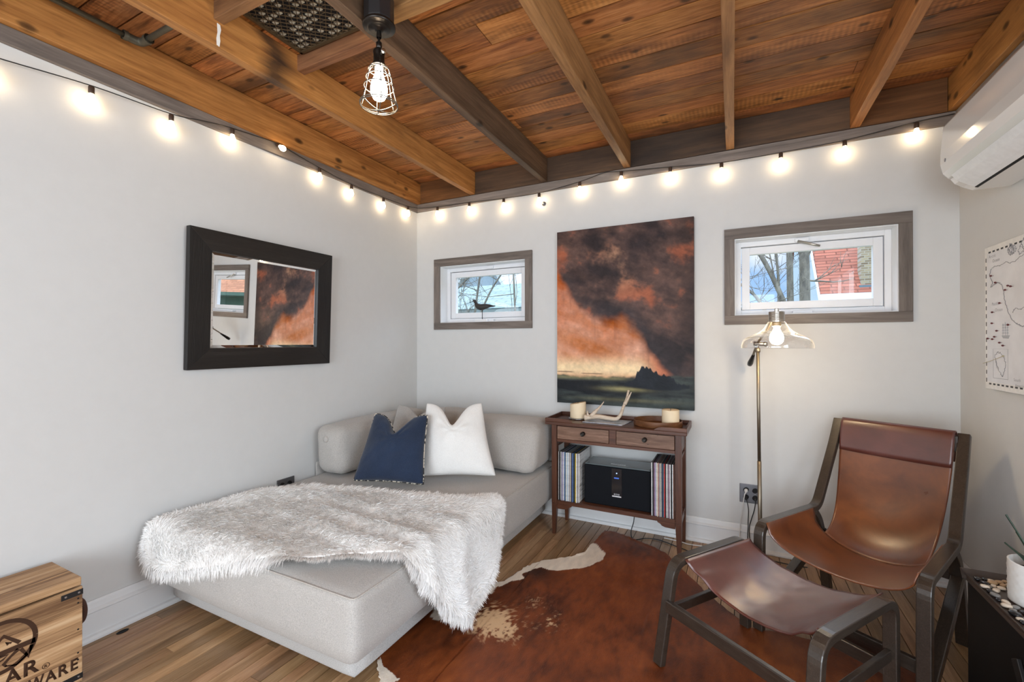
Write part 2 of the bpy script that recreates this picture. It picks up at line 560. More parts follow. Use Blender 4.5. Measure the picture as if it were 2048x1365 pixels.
M['espresso'] = wood('espresso_stained_oak', [(.25, (.008, .0065, .006)), (.55, (.016, .013, .0115)), (.8, (.032, .026, .023))], 'Y', 2.0, rough=.42, island=.1, bump=.4)
M['ash'] = wood('grey_ash_bentwood', [(.25, (.017, .0115, .0082)), (.5, (.036, .0255, .0185)), (.75, (.068, .050, .037))], 'Y', 3.5, rough=.30, spec=.6, fine=.6, island=.05, bump=.06, coat=.15)
M['ashz'] = wood('grey_ash_bentwood_rail', [(.25, (.017, .0115, .0082)), (.5, (.036, .0255, .0185)), (.75, (.068, .050, .037))], 'X', 3.5, rough=.30, spec=.6, fine=.6, island=.05, bump=.06, coat=.15)
M['leather'] = leather('cognac_leather', (.205, .058, .0135), (.090, .022, .007), .32, 1.0)
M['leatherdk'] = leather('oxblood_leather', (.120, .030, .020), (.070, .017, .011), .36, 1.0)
M['linen'] = fabric('oatmeal_linen', (.475, .448, .415))
M['linenlt'] = fabric('pale_linen', (.49, .47, .445))
M['navy'] = fabric('navy_velvet', (.026, .042, .082), dark=.7, mott=.3)
M['whitecloth'] = fabric('white_cloth', (.80, .79, .76), dark=.94, bump=.15)
M['fur'] = plain('cream_faux_fur', (.95, .935, .91), .9, spec=.1, var=.02)
M['furbase'] = plain('cream_fur_backing', (.90, .88, .85), .95, spec=.05)
M['black'] = plain('black_metal', (.012, .012, .013), .4, spec=.5)
M['blackmat'] = plain('black_matte', (.010, .010, .011), .7, spec=.3)
M['rubber'] = plain('black_rubber', (.012, .012, .012), .5)
M['whitecord'] = plain('white_cord_plastic', (.72, .71, .68), .4)
M['bronze'] = plain('oil_rubbed_bronze', (.035, .030, .026), .32, metal=.85, bumpy=.05)
M['brass'] = plain('antique_brass', (.34, .29, .22), .5, metal=1.0)
M['nickel'] = plain('brushed_nickel', (.50, .47, .42), .30, metal=1.0)
M['steel'] = plain('steel', (.55, .55, .56), .28, metal=1.0)
M['cage'] = plain('cage_wire', (.16, .145, .125), .4, metal=.6)
M['pewter'] = plain('pewter_plate', (.22, .22, .235), .38, metal=.9)
M['grate'] = plain('aged_iron_grate', (.10, .065, .032), .6, metal=.5, bumpy=.2)
M['galv'] = plain('galvanised_pipe', (.10, .09, .065), .55, metal=.6, bumpy=.2)
M['wax'] = plain('ivory_wax', (.80, .66, .46), .55, spec=.3, var=.03, **{'Subsurface Weight': .0})
M['antler'] = wood('antler_bone', [(.25, (.30, .20, .13)), (.5, (.55, .44, .33)), (.75, (.78, .70, .60))], 'X', 3.0, rough=.55, bump=.3)
M['traywood'] = wood('tray_wood', [(.25, (.085, .030, .010)), (.5, (.17, .065, .022)), (.75, (.26, .11, .045))], 'X', 2.0, rough=.45, bump=.1)
M['acplastic'] = plain('glossy_white_plastic', (.80, .80, .79), .12, spec=.55, var=.005, **{'Coat Weight': .5, 'Coat Roughness': .05})
M['aclouver'] = plain('louver_plastic', (.84, .86, .88), .3, spec=.5, var=.04, bscale=200)
M['pane'] = thin_glass('window_glass', (.98, .99, .985), .45)
M['shade'] = thin_glass('clear_glass_shade', (.995, .995, .995), 1.3, .05, edge=.25)
M['mirror'] = plain('mirror_silver', (.90, .91, .91), .012, metal=1.0, var=0)
M['bulbglow'] = glow('warm_bulb_glow', (1.0, .74, .44), 25)
M['bulbglow2'] = glow('edison_bulb_glow', (1.0, .84, .64), 130)
M['bulbglow3'] = glow('lamp_bulb_glow', (1.0, .76, .46), 110)
M['socketbr'] = plain('brown_socket', (.055, .030, .018), .5)
M['canvas'] = plain('map_canvas', (.78, .765, .73), .8, spec=.2, bumpy=.1, bscale=300)
M['mapink'] = plain('map_ink', (.28, .28, .29), .8)
M['mapdash'] = plain('map_border_ink', (.06, .06, .06), .8)
M['mappaper'] = plain('map_sea', (.72, .72, .73), .8, bumpy=.05)
M['pinred'] = plain('pin_red', (.09, .008, .010), .35)
M['terracottapot'] = plain('white_ceramic', (.74, .73, .70), .55, bumpy=.1)
M['soil'] = plain('soil', (.02, .014, .009), .9, bumpy=.6)
M['agave'] = plain('agave_leaf', (.028, .060, .040), .4, var=.2)
M['stonecream'] = plain('cream_pebble', (.66, .56, .44), .3, bumpy=.05, var=.25)
M['stonegrey'] = plain('grey_pebble', (.20, .19, .175), .3, var=.3)
M['stoneblack'] = plain('black_pebble', (.018, .018, .020), .22, var=.3)
M['stonetan'] = plain('tan_pebble', (.42, .27, .14), .3, var=.3)
M['trayblack'] = plain('dark_bronze_tray', (.060, .044, .036), .35, spec=.5, var=.15)
M['display'] = plain('display_glass', (.004, .004, .005), .08, spec=.6)
M['spkcloth'] = plain('speaker_grille_cloth', (.0055, .0065, .009), .75, spec=.15)
M['spktop'] = plain('smoked_glass_top', (.10, .13, .14), .06, spec=.8)
M['logo'] = plain('silver_lettering', (.75, .76, .78), .3, metal=.3)
M['led'] = glow('display_led', (.45, .65, 1.0), 2.5)
M['paintdrip'] = plain('white_paint_drip', (.74, .73, .70), .6)
# --------------------------------------------------------------------- room
XL, XR, YB, YF = -2.415, 1.025, 3.02, -2.6
ZC, ZJ, ZT = 2.59, 2.414, 2.348          # plank underside, joist underside, trim underside
W1 = (-2.170, -1.394, 1.405, 1.870)      # window openings: x0 x1 z0 z1
W2 = (0.006, 0.782, 1.405, 1.870)

def struct(name, mb, mat, label=None, cat=None, **k):
    o = mb.build(name, mat, None, **k)
    return tag(o, label, cat, kind='structure')

# walls
b = MB(); T = .16
def wall_y(b, y0, y1, x0, x1, z0, z1, holes):
    xs = sorted({x0, x1, *[h[0] for h in holes], *[h[1] for h in holes]})
    zs = sorted({z0, z1, *[h[2] for h in holes], *[h[3] for h in holes]})
    for i in range(len(xs) - 1):
        for j in range(len(zs) - 1):
            cx = (xs[i] + xs[i + 1]) / 2; cz = (zs[j] + zs[j + 1]) / 2
            if any(h[0] < cx < h[1] and h[2] < cz < h[3] for h in holes): continue
            b.box(xs[i], xs[i + 1], y0, y1, zs[j], zs[j + 1])
wall_y(b, YB, YB + T, XL - T, XR + T, 0, ZC, [W1, W2])
struct('wall_back', b, M['wall'], 'off-white painted wall with two small high windows', 'wall')
b = MB()
RW = (-.45, 1.05, .80, 2.05)             # window in the heat pump wall, just outside the picture
for (y0, y1, z0, z1) in ((YF, RW[0], 0, ZC), (RW[1], YB, 0, ZC), (RW[0], RW[1], 0, RW[2]), (RW[0], RW[1], RW[3], ZC)):
    b.box(XR, XR + T, y0, y1, z0, z1)
struct('wall_left', MB().box(XL - T, XL, YF, YB, 0, ZC), M['wall'], 'off-white painted wall carrying the black framed mirror', 'wall')
struct('wall_right', b, M['wall'], 'off-white painted wall carrying the heat pump and map', 'wall')
b = MB(); FW = (-1.9, .7, .25, 2.15)
wall_y(b, YF - T, YF, XL - T, XR + T, 0, ZC, [FW])
struct('wall_front', b, M['wall'], 'off-white painted wall opposite the painting', 'wall')

# floor: oak strips running towards the painting wall
b = MB(); x = XL; w = .0575
rr = random.Random(3)
while x < XR + .05:
    y = YF - rr.random() * 1.2
    while y < YB:
        ln = .7 + rr.random() * 1.5
        b.box(x + .0016, x + w - .0016, max(y, YF) + .0008, min(y + ln, YB) - .0008, -.02, 0)
        y += ln
    x += w
struct('floor', b, M['floor'], 'narrow oak strip floorboards', 'floor')
struct('floor_base', MB().box(XL - T, XR + T, YF - T, YB + T, -.06, -.021), M['blackmat'])

# ceiling: rough boards across the joists
b = MB(); y = YB + .02; rr = random.Random(5)
while y > YF - .1:
    w = .118 + rr.random() * .03
    xs = [XL - .02] + ([XL + .5 + rr.random() * 2.6] if rr.random() < .6 else []) + [XR + .02]
    for i in range(len(xs) - 1):
        b.box(xs[i] + .0015, xs[i + 1] - .0015, y - w + .0075, y, ZC + rr.random() * .004, ZC + .025)
    y -= w
struct('ceiling', b, M['plank'], 'rough reddish brown board ceiling above the exposed joists', 'ceiling')
struct('ceiling_deck', MB().box(XL - T, XR + T, YF - T, YB + T, ZC + .026, ZC + .1), M['blackmat'])

# joists, every one its own timber
jl = ['dark timber joist lying along the wall above the mirror',
      'timber joist holding the metal floor grate, with a run of white paint',
      'dark timber joist beside the black pendant light',
      'timber joist whose end is split, above the painting',
      'narrow looking timber joist seen from straight below',
      'pale warm timber joist ending above the window with the red roof view',
      'timber joist along the wall above the white heat pump']
jx = [(XL + .002, XL + .05), (-1.869, -1.824), (-1.255, -1.210), (-.656, -.611), (-.039, .006), (.571, .616), (XR - .047, XR - .002)]
joists = []
for i, (x0, x1) in enumerate(jx):
    b = MB(); n = 26
    # slightly wandering hand-sawn edges
    ys = np.linspace(YF, YB - (.0 if i in (0, 6) else .022), n)
    dz = (fbm(ys * 1.1, ys * 0 + i * 3.3, i) - .5) * .012
    dx = (fbm(ys * .8, ys * 0 + i * 5.1, i + 40) - .5) * .008
    if i in (0, 6): dx *= 0
    vs = []; fs = []
    for k in range(n):
        vs += [(x0 + dx[k], ys[k], ZJ + dz[k]), (x1 + dx[k], ys[k], ZJ + dz[k] * .6), (x1 + dx[k], ys[k], ZC - .001), (x0 + dx[k], ys[k], ZC - .001)]
    for k in range(n - 1):
        for j in range(4):
            j2 = (j + 1) % 4
            fs.append((k * 4 + j, k * 4 + j2, k * 4 + 4 + j2, k * 4 + 4 + j))
    fs += [(0, 1, 2, 3), tuple((n - 1) * 4 + j for j in (3, 2, 1, 0))]
    b.add(vs, fs)
    o = b.build('ceiling_joist', M[['joistorange', 'joistscorched', 'joistdark', 'joist', 'joist', 'joistorange', 'joistorange'][i]], None, bevel=.003, origin=((x0 + x1) / 2, 0, ZJ))
    tag(o, jl[i], 'joist', kind='structure', group='exposed ceiling joists'); joists.append(o)
# white paint run on the second joist
b = MB().prism([(1.040, 2.418), (1.050, 2.416), (1.053, 2.44), (1.051, 2.46), (1.056, 2.485), (1.052, 2.503), (1.041, 2.505), (1.043, 2.47), (1.039, 2.445)], 'X', -1.8245, -1.8205)
b.build('paint_run', M['paintdrip'], joists[1])

# rim joist and blocking
rl_ = ['orange brown rim board in the ceiling corner above the mirror wall', 'dark rim board between the scorched joist and the pendant joist', 'dark grey rim board above the small corner window side of the painting',
       'dark rim board above the painting', 'dark rim board above the floor lamp', 'orange brown rim board above the end of the heat pump']
ex = [XL + .05] + [v for a, c in jx[1:-1] for v in ((a + c) / 2, (a + c) / 2)] + [XR - .05]
M['rimorange'] = wood('rim_wood_orange', [(.25, (.06, .026, .010)), (.5, (.15, .062, .020)), (.75, (.27, .12, .042))], 'X', 1.0, rough=.5, island=.1, bump=.35, dirt=((.03, .016, .009), 2.0, .55, .7))
for i in range(6):
    o = MB().box(ex[2 * i] + .0005, ex[2 * i + 1] - .0005, YB - .02, YB - .001, ZJ + .001, ZC - .001).build('rim_joist', M['rimorange' if i in (0, 5) else 'rim'], None, origin=(ex[2 * i], YB, ZJ))
    tag(o, rl_[i], 'beam', kind='structure', group='rim boards over the window wall')
bl = ['short timber block bridging two joists below the grate edge',
      'short timber block bridging two joists at the far rim of the grate',
      'short timber block carrying the black pendant light box']
for i, (x0, x1, y0, y1) in enumerate([(-1.823, -1.256, 1.400, 1.440), (-1.823, -1.256, 1.028, 1.068), (-1.209, -.657, 1.300, 1.372)]):
    o = MB().box(x0, x1, y0, y1, 2.513, ZC - .003).build('joist_block', M['joistx'], None, bevel=.003, origin=((x0 + x1) / 2, y0, ZJ))
    tag(o, bl[i], 'blocking', kind='structure', group='blocks between the joists')

# grey stained trim under the joists
o = MB().box(XL + .001, XL + .02, YF, YB - .001, ZT, ZJ - .002).build('trim_1', M['graywoody'], None, bevel=.002)
tag(o, 'grey stained trim board under the joist along the mirror wall', 'trim', kind='structure')
o = MB().box(XL + .02, XR - .001, YB - .021, YB - .001, ZT, ZJ - .002).build('trim_2', M['graywood'], None, bevel=.002)
tag(o, 'grey stained trim board under the rim joist on the window wall', 'trim', kind='structure')
tag(MB().box(XR - .02, XR - .001, YF, YB - .022, ZT, ZJ - .002).build('trim_3', M['graywoody'], None, bevel=.002),
    'grey stained trim board above the white heat pump', 'trim', kind='structure')

# baseboards with a moulded cap and a shoe
prof = [(0, 0), (.034, 0), (.034, .010), (.029, .020), (.017, .024), (.017, .112), (.024, .116), (.024, .121), (.012, .130), (.010, .150), (.006, .160), (0, .160)]
p = [(XL + .001 + a, z) for a, z in prof]
tag(MB().prism(p, 'Y', YF + .001, YB - .03).build('baseboard_left', M['trimwhite'], None, bevel=.0015), 'white moulded baseboard below the mirror wall', 'baseboard', kind='structure')
p = [(YB - .001 - a, z * .92) for a, z in prof]
tag(MB().prism(p, 'X', XL + .001, XR - .001).build('baseboard_back', M['trimwhite'], None, bevel=.0015), 'white moulded baseboard behind the console table', 'baseboard', kind='structure')
p = [(XR - .001 - a, z * .92) for a, z in prof]
tag(MB().prism(p, 'Y', YF + .001, YB - .03).build('baseboard_right', M['trimwhite'], None, bevel=.0015), 'white moulded baseboard behind the leather chair', 'baseboard', kind='structure')

# small awning windows
def small_window(n, W, label, latch_x):
    x0, x1, z0, z1 = W
    r = thing('window_%d' % n, ((x0 + x1) / 2, YB, z0), label, 'window', kind='structure')
    yf = YB - .019; c = .056
    def part(name, mat, mb, **k): return mb.build(name, mat, r, **k)
    part('casing_head', M['graywood'], MB().box(x0 - c, x1 + c, yf, YB - .001, z1, z1 + .061), bevel=.0015)
    part('casing_sill', M['graywood'], MB().box(x0 - c, x1 + c, yf, YB - .001, z0 - .055, z0), bevel=.0015)
    for (a, bb) in ((x0 - c, x0), (x1, x1 + c)):
        part('casing_side', M['graywoodz'], MB().box(a, bb, yf, YB - .001, z0, z1), bevel=.0015)
    # painted reveal
    j = MB(); t = .006
    y1 = YB + .105
    j.box(x0, x0 + t, YB - .004, y1, z0, z1).box(x1 - t, x1, YB - .004, y1, z0, z1).box(x0 + t, x1 - t, YB - .004, y1, z0, z0 + t).box(x0 + t, x1 - t, YB - .004, y1, z1 - t, z1)
    part('jamb', M['trimwhite'], j)
    def ring(b, a0, a1, c0, c1, w, ya, yb):
        b.box(a0, a0 + w, ya, yb, c0, c1).box(a1 - w, a1, ya, yb, c0, c1).box(a0 + w, a1 - w, ya, yb, c0, c0 + w).box(a0 + w, a1 - w, ya, yb, c1 - w, c1)
    f = MB(); ring(f, x0 + .006, x1 - .006, z0 + .006, z1 - .006, .030, YB + .085, YB + .14)
    part('window_frame', M['vinyl'], f, bevel=.002)
    f = MB(); ring(f, x0 + .040, x1 - .040, z0 + .040, z1 - .040, .044, YB + .098, YB + .135)
    sash = part('sash', M['vinyl'], f, bevel=.002)
    MB().box(x0 + .080, x1 - .080, YB + .117, YB + .121, z0 + .080, z1 - .080).build('glass_pane', M['pane'], sash)
    # latch at the head and crank housing at the sill
    l = MB().box(latch_x - .035, latch_x + .035, YB + .070, YB + .086, z1 - .034, z1 - .012)
    lt = part('latch', M['vinyl'], l, bevel=.003)
    if n == 2:
        MB().tube([(latch_x - .02, YB + .075, z1 - .03), (latch_x + .045, YB + .06, z1 - .055), (latch_x + .085, YB + .05, z1 - .072)], [.009, .007, .006]).build('latch_handle', M['nickel'], lt, smooth=True)
    part('crank_cover', M['vinyl'], MB().box(latch_x - .05, latch_x + .05, YB + .05, YB + .086, z0 + .008, z0 + .024), bevel=.004)
    return r
small_window(1, W1, 'small awning window near the room corner with a bird figure on its sill', -1.75)
small_window(2, W2, 'small awning window with a view of a red roof, above the floor lamp', .36)

# unseen openings: plain frames; the one opposite the painting is added for fill
def big_window(n, label, axis, a0, a1, z0, z1, p0, p1):
    r = thing('window_%d' % n, ((a0 + a1) / 2, p0, z0) if axis == 'X' else (p0, (a0 + a1) / 2, z0), label, 'window', kind='structure')
    f = MB(); w = .06
    def bx(u0, u1, c0, c1):
        if axis == 'X': f.box(u0, u1, p0, p1, c0, c1)
        else: f.box(p0, p1, u0, u1, c0, c1)
    bx(a0, a0 + w, z0, z1); bx(a1 - w, a1, z0, z1); bx(a0 + w, a1 - w, z0, z0 + w); bx(a0 + w, a1 - w, z1 - w, z1)
    m = (a0 + a1) / 2; bx(m - w / 2, m + w / 2, z0 + w, z1 - w)
    f.build('window_frame', M['vinyl'], r, bevel=.003)
    return r
big_window(3, 'added unseen wide white framed window opposite the painting', 'X', FW[0], FW[1], FW[2], FW[3], YF - .1, YF - .04)
big_window(4, 'white framed window in the heat pump wall beside the camera', 'Y', RW[0], RW[1], RW[2], RW[3], XR + .04, XR + .1)
# ------------------------------------------------------- ceiling fixtures
# cast iron floor grate let into the boards
g = thing('floor_grate', (-1.52, 1.23, ZC), 'ornate iron floor grate set in the ceiling boards beside the pendant', 'grate')
gx0, gx1, gy0, gy1 = -1.780, -1.265, 1.072, 1.392
zg = ZC - .012
fr = MB()
for (a, b_, c, d) in ((gx0, gx1, gy0, gy0 + .012), (gx0, gx1, gy1 - .012, gy1), (gx0, gx0 + .012, gy0, gy1), (gx1 - .012, gx1, gy0, gy1)):
    fr.box(a, b_, c, d, zg - .006, ZC - .0005)
fr.build('grate_frame', M['grate'], g)
lat = MB(); nx, ny = 15, 10
for i in range(nx + 1):
    for j in range(ny + 1):
        cx = gx0 + .012 + (gx1 - gx0 - .024) * i / nx; cy = gy0 + .012 + (gy1 - gy0 - .024) * j / ny
        # bent diamond lattice
        for s in (1, -1):
            ex = cx + (gx1 - gx0 - .024) / nx; ey = cy + s * (gy1 - gy0 - .024) / ny
            if i < nx and gy0 < ey < gy1:
                lat.tube([(cx, cy, zg), (ex, ey, zg)], .0016, 4)
        if i < nx and (i + j) % 2 == 0:
            lat.tube([(cx, cy, zg), (cx + (gx1 - gx0 - .024) / nx, cy, zg)], .0014, 4)
lat.build('grate_lattice', M['grate'], g)
blades = []                                                        # pale cream damper blades seen through the lattice
rr = random.Random(9)
for i in range(nx):
    for j in range(ny):
        if rr.random() < .42: continue
        cx = gx0 + .012 + (gx1 - gx0 - .024) * (i + .5) / nx; cy = gy0 + .012 + (gy1 - gy0 - .024) * (j + .5) / ny
        blades.append((cx, cy))
rr.shuffle(blades)
bl0 = MB().box(-.010, .010, -.0085, .0085, -.0045, -.0015).build('damper_blade', plain('pale_damper', (.50, .48, .40), .7), g, local=True)
for k_, (cx, cy) in enumerate(blades[:95]):
    o = bl0
    if k_:
        o = bl0.copy(); COL.objects.link(o); o.parent = g
    o.location = Vector((cx, cy, ZC)) - g.location
MB().box(gx0 + .012, gx1 - .012, gy0 + .012, gy1 - .012, ZC - .0012, ZC - .0004).build('backing_plate', M['blackmat'], g)

# old galvanised pipe
hgs = []
p = thing('water_pipe', (-2.285, .7, 2.53), 'old galvanised pipe with an elbow tucked up between two joists', 'pipe')
MB().tube([(-2.285, YF + .1, 2.535), (-2.285, .965, 2.535)], .0115, 12).build('pipe_run', M['galv'], p, smooth=True)
MB().tube([(-2.262, .992, 2.535), (-1.872, .992, 2.535)], .0115, 12).build('pipe_branch', M['galv'], p, smooth=True)
MB().tube([(-2.297, .60, ZC - .002), (-2.297, .60, 2.535), (-2.285, .60, 2.5215), (-2.273, .60, 2.535), (-2.273, .60, ZC - .002)], .0022, 6).build('pipe_hanger', M['galv'], p)
e = MB().tube(spline([(-2.285, .93, 2.535), (-2.285, .968, 2.535), (-2.279, .985, 2.535), (-2.262, .992, 2.535), (-2.225, .992, 2.535)], 4), .017, 12)
e.lathe([(.020, -.008), (.020, .008)], (-2.285, .935, 2.535), 12, (0, 1, 0)).lathe([(.020, -.008), (.020, .008)], (-2.228, .992, 2.535), 12, (1, 0, 0))
e.build('elbow', M['galv'], p, smooth=True)

# caged pendant light
px, py = -1.1535, 1.225
L = thing('pendant_light', (px, py, 2.39), 'black caged pendant light with a bare glowing bulb under the joists', 'pendant light')
MB().lathe([(0, 2.402), (.052, 2.402), (.0535, 2.41), (.0535, 2.498), (.050, 2.502), (0, 2.502)], (px, py, 0), 8).build('junction_box', M['black'], L, bevel=.003)
MB().lathe([(0, 2.4015), (.056, 2.4015), (.0585, 2.398), (.0585, 2.391), (.055, 2.388), (.043, 2.388), (.040, 2.384), (.036, 2.3815), (.016, 2.381), (.014, 2.376), (0, 2.375)], (px, py, 0), 40).build('canopy', M['bronze'], L, smooth=True)
MB().tube([(px, py, 2.376), (px, py, 2.312)], .0045, 8).lathe([(.0085, 2.352), (.0095, 2.358), (.0085, 2.374)], (px, py, 0), 12).lathe([(.006, 2.312), (.0105, 2.314), (.0105, 2.334), (.006, 2.337)], (px, py, 0), 12).build('stem', M['bronze'], L, smooth=True)
MB().lathe([(0, 2.313), (.012, 2.312), (.020, 2.305), (.0215, 2.298), (.0195, 2.290), (.0195, 2.262), (.0225, 2.258), (.0225, 2.245), (.020, 2.243), (0, 2.243)], (px, py, 0), 24).build('socket', M['bronze'], L, smooth=True)
sk = MB().tube([(px + .017, py - .008, 2.285), (px + .036, py - .017, 2.285)], .0045, 8)
sk.lathe([(0, 0), (.008, 0), (.0095, .003), (.008, .006), (0, .006)], (px + .034, py - .016, 2.285), 12, (.9, -.43, 0))
sk.build('socket_key', M['nickel'], L, smooth=True)
cg = MB()
cprof = [(.0225, 2.250), (.034, 2.240), (.043, 2.215), (.050, 2.182), (.056, 2.150), (.066, 2.112)]
for r_, z_ in ((.037, 2.234), (.0455, 2.205), (.0525, 2.172), (.0665, 2.110), (.0655, 2.104)):
    cg.tube([(px + r_ * math.cos(a), py + r_ * math.sin(a), z_) for a in np.linspace(0, 2 * PI, 40, endpoint=False)], .0019, 6, closed=True)
for k in range(6):
    a = k * PI / 3 + .35
    pts = [(px + r_ * math.cos(a), py + r_ * math.sin(a), z_) for r_, z_ in cprof]
    # wires bow out a little between the rings
    cg.tube(spline(pts, 5), .0018, 6)
for k in range(3):
    a = k * PI / 3 + .35
    cg.tube([(px + .0665 * c * math.cos(a), py + .0665 * c * math.sin(a), 2.088 + .020 * c * c) for c in np.linspace(-1, 1, 17)], .0018, 6)
cg.tube([(px + .023 * math.cos(a), py + .023 * math.sin(a), 2.249) for a in np.linspace(0, 2 * PI, 24, endpoint=False)], .003, 6, closed=True)
cg.build('cage', M['cage'], L, smooth=True)
MB().lathe([(0, 2.243), (.014, 2.243), (.0145, 2.222), (.019, 2.205), (.027, 2.185), (.0305, 2.165), (.0285, 2.145), (.020, 2.130), (.008, 2.123), (0, 2.122)], (px, py, 0), 20).build('bulb', M['bulbglow2'], L, smooth=True)

# string lights: one cable, nineteen bulbs
S = thing('string_lights', (XL + .04, 1.2, 2.33), 'strand of small warm bulbs strung along the top of two walls', 'string lights')
lb = [(.575, 2.262), (.861, 2.300), (1.153, 2.318), (1.439, 2.374), (1.699, 2.398), (1.993, 2.360), (2.26, 2.337), (2.576, 2.339), (2.86, 2.352)]
bb = [(-2.174, 2.352), (-1.866, 2.345), (-1.559, 2.33), (-1.267, 2.328), (-.96, 2.36), (-.671, 2.382), (-.36, 2.356), (-.064, 2.330), (.246, 2.332), (.546, 2.341), (.848, 2.374)]
xw = XL + .036; yw = YB - .040
cable = [(xw, -.6, 2.34), (xw, .1, 2.25), (xw, .4, 2.262)]
spots = []
for i, (y, z) in enumerate(lb):
    cable.append((xw, y, z + .008)); spots.append((xw, y, z, 0))
    if i == 2: cable.append((xw, 1.30, z + .040))
    if i == 4: cable.append((xw, 1.80, z - .005))
cable += [(xw + .004, YB - .07, 2.372), (xw + .03, yw - .004, 2.372)]
for i, (x, z) in enumerate(bb):
    if i in (5,): cable.append((x - .12, yw, z + .018))
    cable.append((x, yw, z + .008)); spots.append((x, yw, z, 1))
cable.append((XR - .03, yw, 2.39))
MB().tube(spline(cable, 6), .0022, 6).build('cable', M['rubber'], S, smooth=True)
rr = random.Random(21)
bprof = [(0, -.078), (.004, -.0775), (.010, -.073), (.0150, -.064), (.0165, -.056), (.0150, -.047), (.0105, -.036), (.0088, -.028), (.0088, -.024)]
b0 = s0 = None
for i, (x, y, z, w) in enumerate(spots):
    tilt = .42 if i == 4 else rr.uniform(-.06, .06)
    if b0 is None:
        b0 = MB().lathe(bprof, (0, 0, 0), 14).build('bulb', M['bulbglow'], S, smooth=True, local=True)
        s0 = MB().lathe([(0, .006), (.007, .006), (.0105, .002), (.0105, -.020), (.0095, -.026), (0, -.026)], (0, 0, 0), 14).build('bulb_socket', M['socketbr'], b0, smooth=True, local=True)
        o = b0
    else:
        o = b0.copy(); COL.objects.link(o); o.parent = S
        c = s0.copy(); COL.objects.link(c); c.parent = o
    o.location = Vector((x, y, z)) - S.location
    o.rotation_euler = (tilt if w else 0, 0 if w else (-1.0 if i == 4 else tilt), 0)

# heat pump head on the wall
A = thing('heat_pump', (XR, 2.0, 1.88), 'glossy white wall mounted heat pump beside the map', 'air conditioner')
def ac_section(s):
    """outline (x, z), s in 0..1 closes the rounded far end"""
    xb = XR - .002
    return [(xb, 2.185), (xb - .190 * s, 2.187), (xb - .206 * s, 2.180), (xb - .214 * s, 2.165), (xb - .2235 * s, 2.05), (xb - .224 * s, 2.005), (xb - .216 * s, 1.968), (xb - .196 * s, 1.944)]
secs = []
ys_ = [(1.62, .93), (1.624, .985), (1.632, 1), (2.535, 1), (2.548, .985), (2.555, .93)]
vs = []; n = 8
for y, s in ys_:
    vs += [(x, y, z if z < 2.1 else z - (1 - s) * .05) for x, z in ac_section(s)] + [(XR - .002, y, 1.944)]
n = 9; fs = []
for k in range(len(ys_) - 1):
    for j in range(n):
        fs.append((k * n + j, k * n + (j + 1) % n, (k + 1) * n + (j + 1) % n, (k + 1) * n + j))
fs += [tuple(range(n)), tuple((len(ys_) - 1) * n + j for j in range(n - 1, -1, -1))]
MB().add(vs, fs).build('front_cover', M['acplastic'], A, bevel=.006, seg=3)
x0 = XR - .002
MB().prism([(x0, 1.943), (x0 - .192, 1.943), (x0 - .176, 1.918), (x0 - .150, 1.900), (x0 - .120, 1.884), (x0, 1.884)], 'Y', 1.628, 2.546).build('bottom_shell', M['acplastic'], A, bevel=.006, seg=3)
# louver blade hung in front of a dark outlet slot
lv = MB().prism([(x0 - .2035, 1.9445), (x0 - .2005, 1.9415), (x0 - .140, 1.8935), (x0 - .128, 1.8870), (x0 - .131, 1.8845), (x0 - .150, 1.8945), (x0 - .187, 1.9200)], 'Y', 1.67, 2.49)
lv.build('louver', M['aclouver'], A)
MB().prism([(x0 - .1275, 1.8880), (x0 - .118, 1.8845), (x0 - .118, 1.8825), (x0 - .1275, 1.8850)], 'Y', 1.66, 2.50).build('outlet_slot', M['blackmat'], A)
MB().box(x0 - .045, x0 - .043, 1.70, 2.32, 1.8828, 1.8838).build('seam', M['pewter'], A)
lg = MB().lathe([(0, 0), (.0075, 0), (.0075, .001), (0, .001)], (x0 - .2245, 2.485, 2.010), 6, (-1, 0, -.05))
lg.build('emblem', M['pewter'], A)
# ---------------------------------------------------------------- daybed
D = thing('daybed', (-1.75, 2.0, 0), 'low oatmeal upholstered daybed in the room corner', 'sofa')
def put(name, me, mat, c, parent, **k):
    me.transform(Matrix.Translation(Vector(c)))
    return link_mesh(name, me, mat, parent, smooth=True, **k)
bx0, bx1, by0, by1 = -2.355, -1.195, 1.150, 2.93
put('base', rbox_mesh('base', ((bx1 - bx0) / 2, (by1 - by0) / 2, .0575), .014, 10), M['linenlt'], ((bx0 + bx1) / 2, (by0 + by1) / 2, .1095), D)
lg = []
for x in (-2.28, -1.30):
    for y in (1.32, 2.84):
        MB().lathe([(0, 0), (.022, 0), (.026, .052), (0, .052)], (x, y, 0), 16).build('leg', M['black'], D, smooth=True)
mx0, mx1, my0, my1, mz0, mz1 = -2.375, -1.098, 1.055, 2.93, .158, .408
cx, cy = (mx0 + mx1) / 2, (my0 + my1) / 2
def mat_shape(Q, P):
    # firm seat with a slack lower half and a dip where people sit
    w = np.exp(-((Q[:, 0] - .0) / .45) ** 2 - ((Q[:, 1] - .25) / .6) ** 2)
    Q[:, 2] -= .012 * w * (P[:, 2] > .5)
    side = np.clip(-P[:, 2], 0, 1)
    fl_ = np.clip((-P[:, 2] - .35) / .65, 0, 1) ** 1.6                 # faces tuck in towards the foot
    Q[:, 1] += (P[:, 1] < -.9) * .022 * fl_
    Q[:, 0] -= (P[:, 0] > .9) * .030 * fl_
    n = fbm(Q[:, 0] * 5 + 9, Q[:, 1] * 5 + Q[:, 2] * 7, 3) - .5
    Q[:, 2] += .010 * n * (P[:, 2] > .3)
    return Q
me = rbox_mesh('mattress', ((mx1 - mx0) / 2, (my1 - my0) / 2, (mz1 - mz0) / 2), .030, 30, (.010, .010, .008), mat_shape)
mt = put('mattress', me, M['linen'], (cx, cy, (mz0 + mz1) / 2), D)
